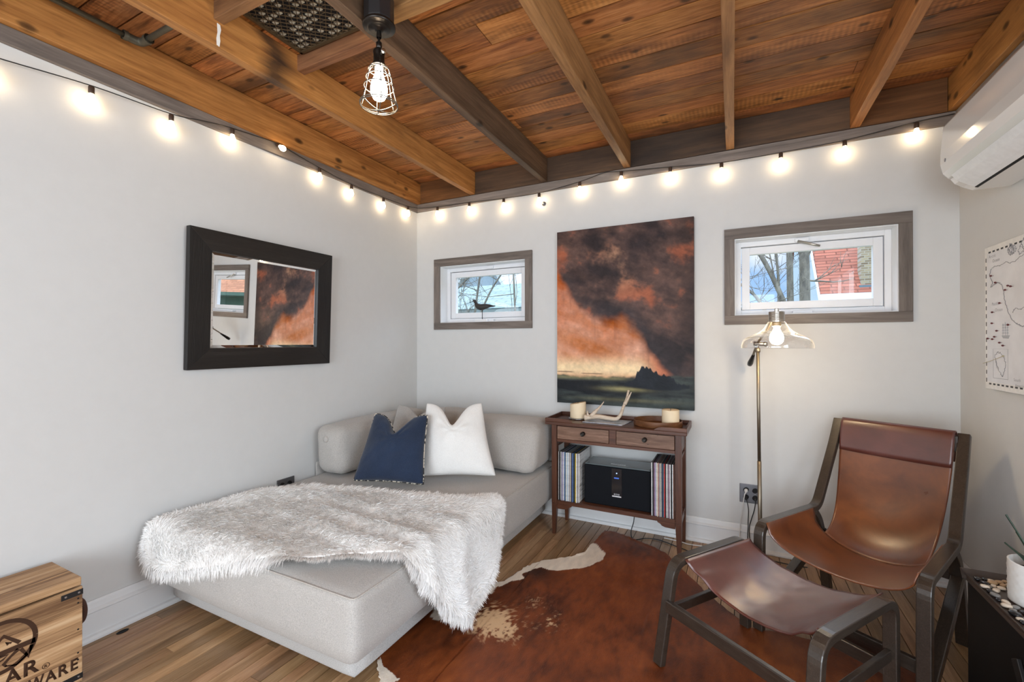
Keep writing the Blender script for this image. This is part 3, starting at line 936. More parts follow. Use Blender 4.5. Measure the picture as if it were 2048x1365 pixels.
# top stitched seam
e = .035
sm = MB()
sm.tube([(x, my0 + .0085, mz1 - .0065) for x in np.linspace(mx0 + .05, mx1 - .030, 14)] + [(mx1 - .016, my0 + .014, mz1 - .0075)]
        + [(mx1 - .0100, y, mz1 - .0065) for y in np.linspace(my0 + .03, my1 - .1, 20)], .0026, 6)
sm.build('seam', fabric('seam_linen', (.50, .46, .41)), mt, smooth=True)
# upholstered back panels
put('back_panel', rbox_mesh('back_panel', (.62, .018, .205), .015, 8), M['linenlt'], (-1.745, 2.962, .355), D)
put('side_panel', rbox_mesh('side_panel', (.008, .47, .155), .010, 8), M['linenlt'], (-2.390, 2.45, .325), D)

# bolster cushions
def cush(name, c, half, r, rot, mat, label, bulge=(.01, .02, .02), seed=0, lean=0):
    def fn(Q, P):
        k = fbm(Q[:, 0] * 6 + seed, Q[:, 1] * 6 + Q[:, 2] * 5, seed) - .5
        Q = Q + P * (k * .022)[:, None]
        Q[:, 1] += lean * Q[:, 2]
        Q[:, 2] = np.maximum(Q[:, 2], -half[2] + .004)          # sits flat
        return Q
    me = rbox_mesh(name, half, r, 20, bulge, fn)
    me.transform(Matrix.Rotation(rot, 4, 'Z'))
    o = link_mesh(name, me, mat, None, local=True, smooth=True)
    o.location = c
    return o
o = cush('bolster_cushion', (-2.246, 2.385, .573), (.112, .440, .150), .058, 0, M['linen'], '', (.012, .015, .012), 4)
tag(o, 'oatmeal bolster cushion lying along the mirror wall, with a covered button', 'cushion')
bt = MB().lathe([(0, 0), (.018, 0), (.021, .004), (.018, .010), (.008, .013), (0, .0135)], (0, -.450, .074), 18, (0, -1, .12)).build('button', M['linen'], o, local=True, smooth=True)
o = cush('back_cushion', (-1.402, 2.690, .570), (.292, .160, .146), .06, 0, M['linen'], '', (.01, .018, .015), 8, .30)
tag(o, 'oatmeal back cushion standing beside the console table', 'cushion')
o = cush('back_cushion', (-1.915, 2.715, .580), (.175, .120, .158), .055, .06, M['linen'], '', (.01, .015, .012), 13, .3)
tag(o, 'oatmeal back cushion tucked into the room corner behind the pillows', 'cushion')

# throw pillows
def pillow(name, mat, c, right, up, a, b, T, chop, seed, label, piping=None, cw=.34, skew=0, taper=0.0):
    n = 40
    t = np.linspace(-1, 1, n + 1)
    t = np.sign(t) * (1 - (1 - np.abs(t)) ** 1.3)
    U, W = np.meshgrid(t, t)
    X = a * U * (1 - .075 * (1 - W * W)) + skew * W * a
    Y = b * W * (1 - .075 * (1 - U * U))
    ch = chop * np.exp(-(np.abs(U) / cw) ** 1.6) * np.clip((W + .35) / 1.35, 0, 1) ** 1.7
    Y = Y - ch
    X = X * (1 - taper * (W + 1) / 2)
    rc_ = 1 - .045 * (U * U * W * W) ** 2
    X = X * rc_; Y = Y * rc_
    H = T * np.clip((1 - U ** 2) * (1 - W ** 2), 0, 1) ** .42
    H = H * (1 + .30 * np.exp(-((U) / .3) ** 2) * np.clip(W, 0, 1)) * (1 - .25 * np.clip(W, 0, 1) * (1 - np.exp(-(U / .3) ** 2)))
    wr = (fbm(U * 2.2 + seed, W * 2.2, seed) - .5) * .030
    radial = np.sin(np.arctan2(W - .35, U) * 9 + seed) * .0055 * np.exp(-((U / .5) ** 2 + ((W - .45) / .45) ** 2))
    R = Vector(right).normalized(); Up = Vector(up); Up = (Up - R * Up.dot(R)).normalized(); N = R.cross(Up)
    R, Up, N = (np.array(x) for x in (R, Up, N))
    edge = ((1 - U ** 2) * (1 - W ** 2)) ** .5
    F = X[..., None] * R + Y[..., None] * Up + (H + (wr + radial) * edge)[..., None] * N
    B = X[..., None] * R + Y[..., None] * Up - (H * .9)[..., None] * N
    m = n + 1
    idx = np.arange(m * m).reshape(m, m)
    bidx = idx + m * m
    rim = np.zeros((m, m), bool); rim[0] = rim[-1] = True; rim[:, 0] = rim[:, -1] = True
    bidx = np.where(rim, idx, bidx)
    q1 = np.stack([idx[:-1, :-1], idx[:-1, 1:], idx[1:, 1:], idx[1:, :-1]], -1).reshape(-1, 4)
    q2 = np.stack([bidx[:-1, :-1], bidx[1:, :-1], bidx[1:, 1:], bidx[:-1, 1:]], -1).reshape(-1, 4)
    me = fast_mesh(name, np.concatenate([F.reshape(-1, 3), B.reshape(-1, 3)]), np.concatenate([q1, q2]))
    bm = bmesh.new(); bm.from_mesh(me)
    bmesh.ops.delete(bm, geom=[v for v in bm.verts if not v.link_faces], context='VERTS')
    bm.to_mesh(me); bm.free()
    o = link_mesh(name, me, mat, None, local=True, smooth=True)
    o.location = c
    tag(o, label, 'pillow')
    if piping:
        loop = [F[0, i] for i in range(m)] + [F[i, -1] for i in range(1, m)] + [F[-1, i] for i in range(m - 2, -1, -1)] + [F[i, 0] for i in range(m - 2, 0, -1)]
        MB().tube(loop, .0042, 6, closed=True).build('piping', piping, o, local=True, smooth=True)
    return o
def stripe_mat():
    t = NT('black_and_cream_piping'); b = t.bsdf((.7, .65, .55), .8)
    mp = t.coords(); vo = t.noise(mp.outputs[0], 55, 2)
    t.l(t.ramp(vo, [(.47, (.62, .56, .46)), (.50, (.02, .02, .02))]), b.inputs['Base Color'])
    return t.m
PIPE = stripe_mat()
pillow('throw_pillow', M['navy'], (-1.800, 2.045, .622), (.39, .112, 0), (-.075, .19, .36), .222, .212, .070, .125, 5,
       'navy blue square pillow with striped piping leaning on the daybed', PIPE, skew=-.03, taper=.20)
pillow('throw_pillow', M['whitecloth'], (-1.540, 2.300, .650), (.38, .190, 0), (-.10, .17, .42), .235, .235, .080, .145, 9,
       'plain white square pillow with a deep dent in its top edge', None, skew=-.12, taper=.22)
pillow('throw_pillow', M['linenlt'], (-1.935, 2.40, .628), (.40, .08, 0), (-.05, .20, .36), .190, .205, .06, .075, 15,
       'beige pillow with dark stitched edge half hidden behind the navy one', None)
stp = bpy.data.objects.get('throw_pillow.002')

# ------------------------------------------------------------ faux fur throw
S0, T0 = mx1 - .006, my0 + .008        # where the seat starts to round over (x, y)
outline = [(-1.035, 2.035), (-1.10, 2.045), (-1.19, 2.020), (-1.33, 1.945), (-1.60, 1.865), (-1.90, 1.790), (-2.20, 1.665), (-2.305, 1.56), (-2.335, 1.43), (-2.338, 1.12),
           (-2.325, .985), (-2.290, .930), (-2.23, .905), (-2.12, .918), (-2.00, .950), (-1.88, .985), (-1.72, 1.030), (-1.60, 1.060), (-1.49, 1.085), (-1.40, 1.150),
           (-1.30, 1.225), (-1.20, 1.275), (-1.11, 1.305), (-1.04, 1.345), (-.96, 1.40), (-.88, 1.45), (-.80, 1.510), (-.745, 1.585), (-.730, 1.665), (-.755, 1.745),
           (-.815, 1.845), (-.90, 1.945), (-.98, 2.005)]
def bend(u, r=.055):
    """arc-length past a rounded edge -> (outward, downward)"""
    u = np.asarray(u, float)
    q = PI * r / 2
    out = np.where(u < 0, u, np.where(u < q, r * np.sin(np.clip(u, 0, q) / r), r))
    dn = np.where(u < 0, 0, np.where(u < q, r * (1 - np.cos(np.clip(u, 0, q) / r)), r + (u - q)))
    return out, dn
def drape(s, t):
    s = np.asarray(s, float); t = np.asarray(t, float)
    r = .055
    ox, dx = bend(s - (S0 - .035), r); oy, dy = bend((T0 + .035) - t, r)
    fl = np.clip(dx - r, 0, 1); x = (S0 - .035) + ox + .10 * fl * fl / .3 + .035 * fl
    fl2 = np.clip(dy - r, 0, 1); y = (T0 + .035) - oy - .10 * fl2
    z = np.maximum(mz1 + .014 - dx * .93 - dy * .97, .034)
    top = np.clip(1 - (dx + dy) / .2, 0, 1)
    # folds: long creases running across, a gathered one towards the loose end
    f1 = np.sin((t * 23 + 2.4 * fbm(s * 2.2, t * 1.6, 2) * 3 + 1.4 * s)) * .5 + .5
    f2 = fbm(s * 3.1 + 4, t * 7.5, 6)
    w = .010 + .016 * f1 ** 3 * sstep(-2.2, -1.5, s) * (1 - sstep(1.62, 1.78, t)) + .026 * (f2 - .35)
    g = np.exp(-((t - (1.47 - .10 * (s + 1.5))) / .035) ** 2) * sstep(-2.0, -1.6, s) * .016
    h = w + g
    z = z + h * top
    x = x + h * (1 - top) * np.clip(dx / .1, 0, 1) + .020 * np.sin(t * 17 + 1) * np.clip(dx - .08, 0, .3) / .3
    y = y - h * (1 - top) * np.clip(dy / .1, 0, 1)
    return np.stack([x, y, z], -1)
poly = np.array([tuple(p)[:2] for p in spline([(a, b_, 0) for a, b_ in outline + outline[:1]], 6)][:-1])
def inside(pts):
    x, y = pts[..., 0], pts[..., 1]
    c = np.zeros(x.shape, bool); j = len(poly) - 1
    for i in range(len(poly)):
        xi, yi = poly[i]; xj, yj = poly[j]
        c ^= ((yi > y) != (yj > y)) & (x < (xj - xi) * (y - yi) / (yj - yi + 1e-12) + xi)
        j = i
    return c
# radial grid between the outline and a spine keeps the border clean
spine_a, spine_b = np.array([-2.18, 1.27]), np.array([-.95, 1.70])
d = spine_b - spine_a
tt = np.clip(((poly - spine_a) @ d) / (d @ d), 0, 1)
root = spine_a + tt[:, None] * d
K = 40
lam = np.linspace(0, 1, K + 1)
ST = root[None] * (1 - lam[:, None, None]) + poly[None] * lam[:, None, None]
P3 = drape(ST[..., 0], ST[..., 1]); P3[..., 0] = np.maximum(P3[..., 0], XL + .02)
TH = thing('throw_blanket', (-1.7, 1.6, .42), 'shaggy cream faux fur throw spread over the daybed and hanging off its side', 'blanket')
me = grid_mesh('blanket_backing', P3, closed_u=True)
bk = link_mesh('backing', me, M['furbase'], TH, smooth=True)
md = bk.modifiers.new('thick', 'SOLIDIFY'); md.thickness = .008; md.offset = -1
# strands
N = 92000
lo, hi = poly.min(0), poly.max(0)
pts = RNG.uniform(lo, hi, (int(N * 1.9), 2)); pts = pts[inside(pts)][:N]
ed = poly[RNG.integers(0, len(poly), 9000)] + RNG.normal(0, .006, (9000, 2))
pts = np.concatenate([pts, ed]); n = len(pts)
eps = .004
p0 = drape(pts[:, 0], pts[:, 1])
ds = drape(pts[:, 0] + eps, pts[:, 1]) - p0; dt = drape(pts[:, 0], pts[:, 1] + eps) - p0
ds /= np.linalg.norm(ds, axis=1, keepdims=True); dt /= np.linalg.norm(dt, axis=1, keepdims=True)
nr = np.cross(ds, dt); nr /= np.linalg.norm(nr, axis=1, keepdims=True)
# combing direction drifts over the cloth, and points outwards at the hem
ang = 2.2 * PI * fbm(pts[:, 0] * 2.4, pts[:, 1] * 2.4, 31, 3) + RNG.normal(0, .55, n) - 2.6
dist = np.full(n, 9.0); near = np.zeros((n, 2))
for i in range(len(poly)):
    a = poly[i]; b_ = poly[(i + 1) % len(poly)]; ab = b_ - a
    k = np.clip(((pts - a) @ ab) / (ab @ ab), 0, 1); q = a + k[:, None] * ab
    dd = np.linalg.norm(pts - q, axis=1); m_ = dd < dist
    dist[m_] = dd[m_]; 
    nrm = np.array([ab[1], -ab[0]]); nrm = nrm / np.linalg.norm(nrm)
    near[m_] = nrm
mid = np.mean(poly, 0)
sgn = np.sign(((poly[0] - mid) @ np.array([poly[1][1] - poly[0][1], -(poly[1][0] - poly[0][0])])))
near *= sgn
k = np.clip(1 - dist / .045, 0, 1)[:, None]
cd = np.stack([np.cos(ang), np.sin(ang)], 1) * (1 - k) + near * k * 1.2
comb = ds * cd[:, :1] + dt * cd[:, 1:]
clump = fbm(pts[:, 0] * 38, pts[:, 1] * 38, 77, 2)
ln = RNG.uniform(.020, .036, n) * (.75 + .5 * clump)
lift = RNG.uniform(.25, .75, n) * (1 - .6 * k[:, 0])
dirn = comb + nr * lift[:, None]; dirn /= np.linalg.norm(dirn, axis=1, keepdims=True)
droop = np.stack([np.zeros(n), np.zeros(n), -np.ones(n)], 1)
side = np.cross(dirn, nr + RNG.normal(0, .5, (n, 3))); side /= np.linalg.norm(side, axis=1, keepdims=True)
wd = RNG.uniform(.0008, .0015, n)[:, None]
q0 = p0 - nr * .001
q1 = p0 + dirn * (ln * .5)[:, None] + nr * (ln * .10)[:, None]
q2 = p0 + dirn * ln[:, None] + (droop * .10 + comb * .22) * ln[:, None]
for q_ in (q0, q1, q2):
    q_[:, 0] = np.maximum(q_[:, 0], XL + .006); q_[:, 2] = np.maximum(q_[:, 2], .012)
Vv = np.stack([q0 - side * wd, q0 + side * wd, q1 - side * wd * .8, q1 + side * wd * .8, q2 - side * wd * .15, q2 + side * wd * .15], 1).reshape(-1, 3)
bi = (np.arange(n) * 6)[:, None]
Q = np.concatenate([bi + np.array([[0, 1, 3, 2]]), bi + np.array([[2, 3, 5, 4]])], 0)
fo = link_mesh('fur_pile', fast_mesh('fur_pile', Vv, Q), M['fur'], TH, smooth=True)
tag(fo, kind='stuff')
# -------------------------------------------------------------- console table
tx0, tx1, ty0, ty1, tz = -1.062, -.268, 2.700, 2.972, .733
C = thing('console_table', ((tx0 + tx1) / 2, 2.83, 0), 'slim walnut console table with two drawers below the painting', 'table')
# top with a low gallery that is cut away along its front middle
b = MB().box(tx0 - .034, tx1 + .032, ty0 - .028, ty1 + .004, tz - .020, tz)
b.build('tabletop', M['table'], C, bevel=.003)
gz = tz + .022
b = MB()
b.box(tx0 - .034, tx0 - .022, ty0 - .016, ty1 - .008, tz, gz).box(tx1 + .020, tx1 + .032, ty0 - .016, ty1 - .008, tz, gz).box(tx0 - .034, tx1 + .032, ty1 - .008, ty1 + .004, tz, gz)
b.build('gallery_rail', M['table'], C, bevel=.002)
def lip(x0, x1, d):
    # front lip piece ending in a swept curve
    prof = [(x0, tz), (x1, tz), (x1 - d * .015, tz + .003), (x1 - d * .030, tz + .012), (x1 - d * .045, gz - .003), (x1 - d * .060, gz), (x0, gz)]
    return MB().prism(prof, 'Y', ty0 - .028, ty0 - .016)
lip(tx0 - .034, tx0 + .165, 1).build('front_lip', M['table'], C, bevel=.0015)
lip(tx1 + .032, tx1 - .165, -1).build('front_lip', M['table'], C, bevel=.0015)
# legs, square above and tapering to the floor
for x in (tx0, tx1):
    for y in (ty0, ty1):
        sx = 1 if x == tx0 else -1; sy = 1 if y == ty0 else -1
        h = .0175
        cxx, cyy = x + sx * h, y + sy * h
        m = MB().frustum((cxx, cyy, .20), (h, h), (cxx, cyy, tz - .021), (h, h))
        m.frustum((cxx - sx * .004, cyy - sy * .004, 0), (.0105, .0105), (cxx, cyy, .1995), (h, h))
        m.build('leg', M['tablez'], C, bevel=.0015)
az0, az1 = .600, tz - .021
fy = ty0 + .004
# front apron rails round the drawers
b = MB().box(tx0 + .036, tx1 - .036, fy, fy + .018, az0, az0 + .018).box(tx0 + .036, tx1 - .036, fy, fy + .018, az1 - .008, az1).box(-.686, -.644, fy, fy + .018, az0 + .018, az1 - .008)
b.build('drawer_rail', M['table'], C, bevel=.001)
b = MB().box(tx0 + .004, tx0 + .020, ty0 + .036, ty1 - .036, az0, az1).box(tx1 - .020, tx1 - .004, ty0 + .036, ty1 - .036, az0, az1).box(tx0 + .036, tx1 - .036, ty1 - .020, ty1 - .004, az0, az1)
b.box(tx0 + .036, tx1 - .036, fy + .018, ty1 - .02, az0 + .0, az0 + .010)
b.build('apron', M['table'], C, bevel=.001)
for i, (x0, x1, kx) in enumerate(((tx0 + .0385, -.6885, -.849), (-.6415, tx1 - .0385, -.472))):
    d_ = MB().box(x0, x1, fy - .002, fy + .016, az0 + .0205, az1 - .0105)
    d_.box(x0 + .006, x1 - .006, fy + .016, fy + .20, az0 + .0205, az1 - .03)
    dr = d_.build('drawer', M['drawer'], C, bevel=.0015)
    kz = .667
    kb = MB().lathe([(0, 0), (.013, 0), (.013, .003), (.006, .005), (.0055, .014), (.012, .018), (.0140, .023), (.0125, .027), (.009, .0275), (.0085, .0255), (.004, .0265), (0, .027)], (kx, fy - .002, kz), 22, (0, -1, 0))
    kb.build('knob', M['bronze'], dr, smooth=True)
# lower shelf with small shaped brackets
sz = .222
b = MB().box(tx0 + .004, tx1 - .004, ty0 + .008, ty1 - .004, sz - .018, sz)
b.build('shelf', M['table'], C, bevel=.0015)
b = MB().box(tx0 + .036, tx1 - .036, ty0 + .002, ty0 + .0075, sz - .024, sz - .001)
b.build('shelf_edge', M['table'], C, bevel=.001)
for sx, x in ((1, tx0 + .036), (-1, tx1 - .036)):
    prof = [(x, sz - .025), (x + sx * .100, sz - .025), (x + sx * .096, sz - .032), (x + sx * .082, sz - .038), (x + sx * .074, sz - .048), (x + sx * .055, sz - .054), (x, sz - .056)]
    MB().prism(prof, 'Y', ty0 + .004, ty0 + .018).build('corner_bracket', M['table'], C, bevel=.001)
for x in (tx0, tx1):
    sx = 1 if x == tx0 else -1
    MB().box(x + sx * .006, x + sx * .022, ty0 + .036, ty1 - .036, sz - .05, sz - .0185).build('side_stretcher', M['table'], C, bevel=.001)
    MB().box(x + sx * .006, x + sx * .022, ty0 + .036, ty1 - .036, .560, .575).build('side_rail', M['table'], C, bevel=.001)

# records
def sleeve_mat(name, c, seed):
    t = NT(name); bb = t.bsdf(c, .55, 0, .3)
    mp = t.coords((60, 1, 9)); nz = t.noise(mp.outputs[0], 5, 4, .8)
    geo = t.n('ShaderNodeObjectInfo')
    c2 = tuple(min(1, x * 1.25) for x in c)
    t.l(t.ramp(nz, [(.35, tuple(x * .35 for x in c)), (.47, c), (.7, c2)]), bb.inputs['Base Color'])
    return t.m
WORDS = ['first', 'second', 'third', 'fourth', 'fifth', 'sixth', 'seventh', 'eighth', 'ninth', 'tenth', 'eleventh', 'twelfth', 'thirteenth', 'fourteenth', 'fifteenth', 'sixteenth', 'seventeenth', 'eighteenth', 'nineteenth', 'twentieth', 'twenty-first', 'twenty-second']
SLEEVE = {'white': (.72, .71, .69), 'grey': (.30, .29, .30), 'lilac': (.36, .32, .46), 'black': (.018, .018, .02), 'teal': (.08, .14, .17), 'cream': (.66, .58, .46),
          'blue': (.10, .16, .36), 'yellow': (.62, .44, .05), 'brown': (.15, .06, .035), 'pink': (.55, .28, .25), 'mauve': (.26, .14, .19), 'red': (.50, .05, .05), 'navy': (.02, .03, .08), 'pale blue': (.45, .55, .62)}
SM = {k: sleeve_mat('sleeve_' + k.replace(' ', '_'), v, i) for i, (k, v) in enumerate(SLEEVE.items())}
def record(x0, th, y0, tilt, col, label, group, h=.312):
    m = MB().box(-th / 2, th / 2, 0, .232, 0, h)
    m2 = MB().box(-th * .18, th * .18, .001, .226, .004, h - .0035)
    o = m.build('record_sleeve', SM[col], None, local=True, bevel=.0006, seg=1)
    o.location = (x0 + th / 2 + (tilt if tilt < 0 else 0) * 0, y0, sz + .0006)
    o.rotation_euler = (0, tilt, 0)
    tag(o, label, 'record', group)
    # dark opening of the sleeve along the top with the disc's edge
    q = MB().box(-th * .30, th * .30, .004, .228, h - .0002, h + .0006)
    q.build('sleeve_opening', M['blackmat'], o, local=True)
    return o
lc = ['white', 'black', 'white', 'grey', 'lilac', 'white', 'lilac', 'teal', 'white', 'grey', 'cream', 'blue', 'black', 'yellow', 'white', 'pale blue', 'white']
lc = ['white', 'black', 'white', 'grey', 'lilac', 'white', 'blue', 'teal', 'white', 'pale blue', 'white', 'grey', 'cream', 'black', 'blue', 'teal', 'black', 'yellow', 'white', 'grey', 'white']
xx = tx0 + .0405; wds = (.142) / len(lc)
for i, c in enumerate(lc):
    rr_ = random.Random(i)
    record(xx, wds - .0009, ty0 + .004 + rr_.random() * .012, .004, c, '%s record from the table leg beside the daybed, its spine %s' % (WORDS[i], c), 'records at the daybed end of the shelf')
    xx += wds
rc = ['white', 'black', 'mauve', 'lilac', 'white', 'cream', 'pink', 'grey', 'cream', 'navy', 'teal', 'red', 'black', 'white', 'grey', 'mauve', 'white', 'black', 'white', 'brown']
xx = -.436; wds = (.129) / len(rc)
for i, c in enumerate(rc):
    rr_ = random.Random(50 + i)
    record(xx, wds - .0009, ty0 + .004 + rr_.random() * .010, -.003, c, '%s record from the speaker at the lamp end of the shelf, its spine %s' % (WORDS[i], c), 'records at the lamp end of the shelf')
    xx += wds

# speaker between the records
sx0, sx1 = -.856, -.444; sy0, sy1 = 2.742, 2.93
K = thing('speaker', ((sx0 + sx1) / 2, 2.83, sz), 'black wireless speaker with a small display between the two record rows', 'speaker')
MB().box(sx0, sx1, sy0, sy1, sz + .0008, sz + .245).build('cabinet', M['spkcloth'], K, bevel=.008, seg=3)
MB().box(sx0 + .004, sx1 - .004, sy0 + .004, sy1 - .004, sz + .2455, sz + .2535).build('top_plate', M['spktop'], K, bevel=.003)
b = MB()
for i in range(7):
    b.lathe([(0, 0), (.0075, 0), (.0075, .0008), (0, .0008)], (-.690 + i * .0135, sy0 + .05, sz + .2537), 14)
b.build('button', M['steel'], K)
MB().box(-.680, -.616, sy0 - .0025, sy0 - .0003, sz + .064, sz + .240).build('display', M['display'], K, bevel=.001)
MB().lathe([(0, 0), (.0035, 0), (.0035, .0008), (0, .0008)], (-.648, sy0 - .0026, sz + .212), 12, (0, -1, 0)).build('indicator', M['led'], K)
MB().box(-.664, -.634, sy0 - .0034, sy0 - .0027, sz + .178, sz + .186).build('screen_text', glow('screen_blue', (.12, .25, .9), .8), K)
me = text_mesh('BOSE', .0135, 'maker_lettering', 1.15)
me.transform(frame_matrix((-.648, sy0 - .0029, sz + .081), (1, 0, 0), (0, 0, 1)))
link_mesh('lettering', me, M['logo'], K)
MB().box(-.676, -.620, sy0 - .0034, sy0 - .0027, sz + .0655, sz + .0725).build('trim_strip', M['logo'], K)

# on the table top
zt = tz + .0006
def candle(x, y, r, h, label, slant=0.0, base=zt):
    t_ = thing('pillar_candle', (x, y, base), label, 'candle')
    m = MB(); n = 36; prof = [(r * .985, .0), (r, .004), (r, h - .004), (r * .97, h), (r * .80, h - .006), (r * .3, h - .009), (.0, h - .009)]
    m.lathe([(0, 0)] + prof, (x, y, base), n)
    me = m.mesh('wax')
    if slant:
        for v in me.vertices:
            if v.co.z > base + h * .6: v.co.z += slant * ((v.co.x - x) / r) - abs(slant) * .2
    link_mesh('wax_body', me, M['wax'], t_, smooth=True)
    MB().tube([(x, y, base + h - .010), (x + .001, y, base + h + .002), (x + .003, y, base + h + .008)], .0013, 6).build('wick', M['blackmat'], t_)
    return t_
candle(-.930, 2.845, .052, .100, 'ivory pillar candle with a slumped rim on a small dish, near the daybed', .010, zt + .0085)
o = MB().lathe([(0, .0), (.050, 0), (.060, .003), (.062, .006), (.058, .0065), (.05, .004), (.030, .0035), (0, .0035)], (0, 0, 0), 36).build('candle_dish', M['steel'], None, local=True, smooth=True)
o.location = (-.930, 2.845, zt + .0036); tag(o, 'small metal dish under the candle near the daybed', 'dish')
o.location = (-.930, 2.845, zt + .0002)
# round bentwood tray
trx, try_ = -.418, 2.835
prof = [(0, 0), (.140, 0), (.143, .004), (.143, .036), (.1405, .038), (.138, .036), (.138, .0065), (.134, .005), (0, .005)]
o = MB().lathe(prof, (0, 0, 0), 56, sx=1.0, sy=.88).build('round_tray', M['traywood'], None, local=True, smooth=False, bevel=.001)
o.data.shade_smooth(); o.location = (trx, try_, zt); tag(o, 'low round wooden tray at the lamp end of the console table', 'tray')
candle(-.342, 2.822, .050, .098, 'straight ivory pillar candle standing in the round wooden tray', .0, zt + .0056)
# magazine and antler
o = MB().add([(-.865, 2.735, zt), (-.612, 2.728, zt), (-.585, 2.905, zt), (-.838, 2.912, zt), (-.865, 2.735, zt + .004), (-.612, 2.728, zt + .004), (-.585, 2.905, zt + .004), (-.838, 2.912, zt + .004)],
             [(3, 2, 1, 0), (4, 5, 6, 7), (0, 1, 5, 4), (1, 2, 6, 5), (2, 3, 7, 6), (3, 0, 4, 7)])
def mag_mat():
    t = NT('magazine_cover'); bb = t.bsdf((.5, .5, .52), .3, 0, .5)
    mp = t.coords((1, 1, 1)); nz = t.noise(mp.outputs[0], 14, 4, .6, 1.0)
    t.l(t.ramp(nz, [(.3, (.10, .12, .15)), (.48, (.38, .42, .48)), (.6, (.62, .65, .70)), (.75, (.22, .22, .24))]), bb.inputs['Base Color'])
    return t.m
o = o.build('magazine', mag_mat(), None, origin=(-.73, 2.82, zt)); tag(o, 'blue grey magazine lying under the antler', 'magazine')
an = MB()
za = zt + .0050
main = spline([(-.870, 2.795, za + .016), (-.845, 2.800, za + .018), (-.79, 2.812, za + .026), (-.72, 2.815, za + .020), (-.668, 2.805, za + .020), (-.640, 2.803, za + .045), (-.622, 2.806, za + .095), (-.602, 2.812, za + .150), (-.590, 2.816, za + .205)], 7)
rad = [.021 if i < 4 else max(.0048, .0185 - .0125 * (i / len(main))) for i in range(len(main))]
an.tube(main, rad, 10)
t2 = spline([(-.828, 2.802, za + .024), (-.802, 2.80, za + .055), (-.770, 2.797, za + .088), (-.742, 2.795, za + .125)], 6)
an.tube(t2, [max(.0020, .0140 * (1 - i / len(t2)) + .0015) for i in range(len(t2))], 8)
t3 = spline([(-.612, 2.808, za + .118), (-.592, 2.802, za + .150), (-.570, 2.80, za + .195)], 6)
an.tube(t3, [max(.0020, .0105 * (1 - i / len(t3)) + .002) for i in range(len(t3))], 8)
t4 = spline([(-.845, 2.80, za + .024), (-.852, 2.80, za + .045), (-.850, 2.80, za + .060)], 5)
an.tube(t4, [max(.002, .010 * (1 - i / len(t4)) + .001) for i in range(len(t4))], 8)
o = an.build('deer_antler', M['antler'], None, smooth=True, origin=(-.73, 2.81, za)); tag(o, 'shed deer antler with upright tines resting on a magazine', 'antler')
# ------------------------------------------------------------------ cowhide
ro = [(-.759, 2.885), (-.687, 2.895), (-.606, 2.858), (-.52, 2.822), (-.436, 2.780), (-.345, 2.722), (-.24, 2.57), (-.12, 2.40), (-.02, 2.28), (.061, 2.200), (.137, 2.205), (.195, 2.214), (.265, 2.214),
      (.378, 2.232), (.46, 2.245), (.55, 2.232), (.614, 2.189), (.66, 2.10), (.655, 1.9), (.60, 1.6), (.66, 1.35), (.55, 1.05), (.25, .92), (-.10, .98), (-.45, .86), (-.80, .92), (-1.00, 1.02), (-1.10, 1.14),
      (-1.150, 1.235), (-1.200, 1.275), (-1.235, 1.31), (-1.33, 1.45), (-1.36, 1.62), (-1.27, 1.80), (-1.130, 1.950), (-1.062, 2.083), (-1.041, 2.176), (-1.023, 2.253), (-.98, 2.325), (-.896, 2.409), (-.83, 2.474),
      (-.792, 2.537), (-.785, 2.645), (-.776, 2.686)]
rp = np.array([tuple(p)[:2] for p in spline([(a, b_, 0) for a, b_ in ro + ro[:1]], 12)][:-1])
rc_ = np.array([-.42, 1.75])
jag = (fbm(np.arange(len(rp)) * .35, np.zeros(len(rp)), 5) - .5) * .024
rp = rp + np.array([0, -.006])
dv = rp - rc_; L_ = np.linalg.norm(dv, axis=1, keepdims=True)
rp = rc_ + dv * (1 + jag[:, None] / L_)
K = 230
lam = np.linspace(0, 1, K + 1) ** .8
XY = rc_ + (rp - rc_)[None] * lam[:, None, None]
X, Y = XY[..., 0], XY[..., 1]
und = (fbm(X * 2.2, Y * 2.2, 8) - .5) * .010 + .004
und += .008 * np.exp(-((X + .9) * .6 + (Y - 2.1) * .8) ** 2 / .002) * sstep(1.9, 2.2, Y)
edge_lift = sstep(.97, 1.0, lam)[:, None] * (fbm(X * 6, Y * 6, 9) - .45) * .02
Z = .0045 + np.clip(und, 0, .02) + np.clip(edge_lift, 0, .012)
# keep it flat where feet and the daybed stand
Z = np.where(X < -.98, .0045, Z)
for fx, fy in ((-.305, 1.79), (.15, 1.50), (.52, 1.90), (.10, 2.17), (.50, 1.88), (.26, 1.44), (.12, 2.2), (.57, 1.85)):
    k = np.exp(-(((X - fx) ** 2 + (Y - fy) ** 2) / .12 ** 2)); Z = Z * (1 - k) + .0045 * k
Z = np.where((X > -.35), np.minimum(Z, .0048), Z)
P3 = np.stack([X, Y, Z], -1)
def inpoly(px_, py_, poly_):
    c = np.zeros(px_.shape, bool); j = len(poly_) - 1
    for i in range(len(poly_)):
        xi, yi = poly_[i]; xj, yj = poly_[j]
        c ^= ((yi > py_) != (yj > py_)) & (px_ < (xj - xi) * (py_ - yi) / (yj - yi + 1e-12) + xi)
        j = i
    return c
wx = X + (fbm(X * 14, Y * 14, 21) - .5) * .05; wy = Y + (fbm(X * 14, Y * 14, 22) - .5) * .05
white = inpoly(wx, wy, [(-.785, 2.655), (-.735, 2.656), (-.684, 2.575), (-.678, 2.475), (-.736, 2.357), (-.873, 2.25), (-.952, 2.258), (-1.019, 2.149), (-.987, 2.102), (-1.082, 1.978), (-1.065, 1.93), (-1.11, 1.85), (-1.3, 1.86), (-1.2, 2.1), (-1.1, 2.35), (-.9, 2.6)])
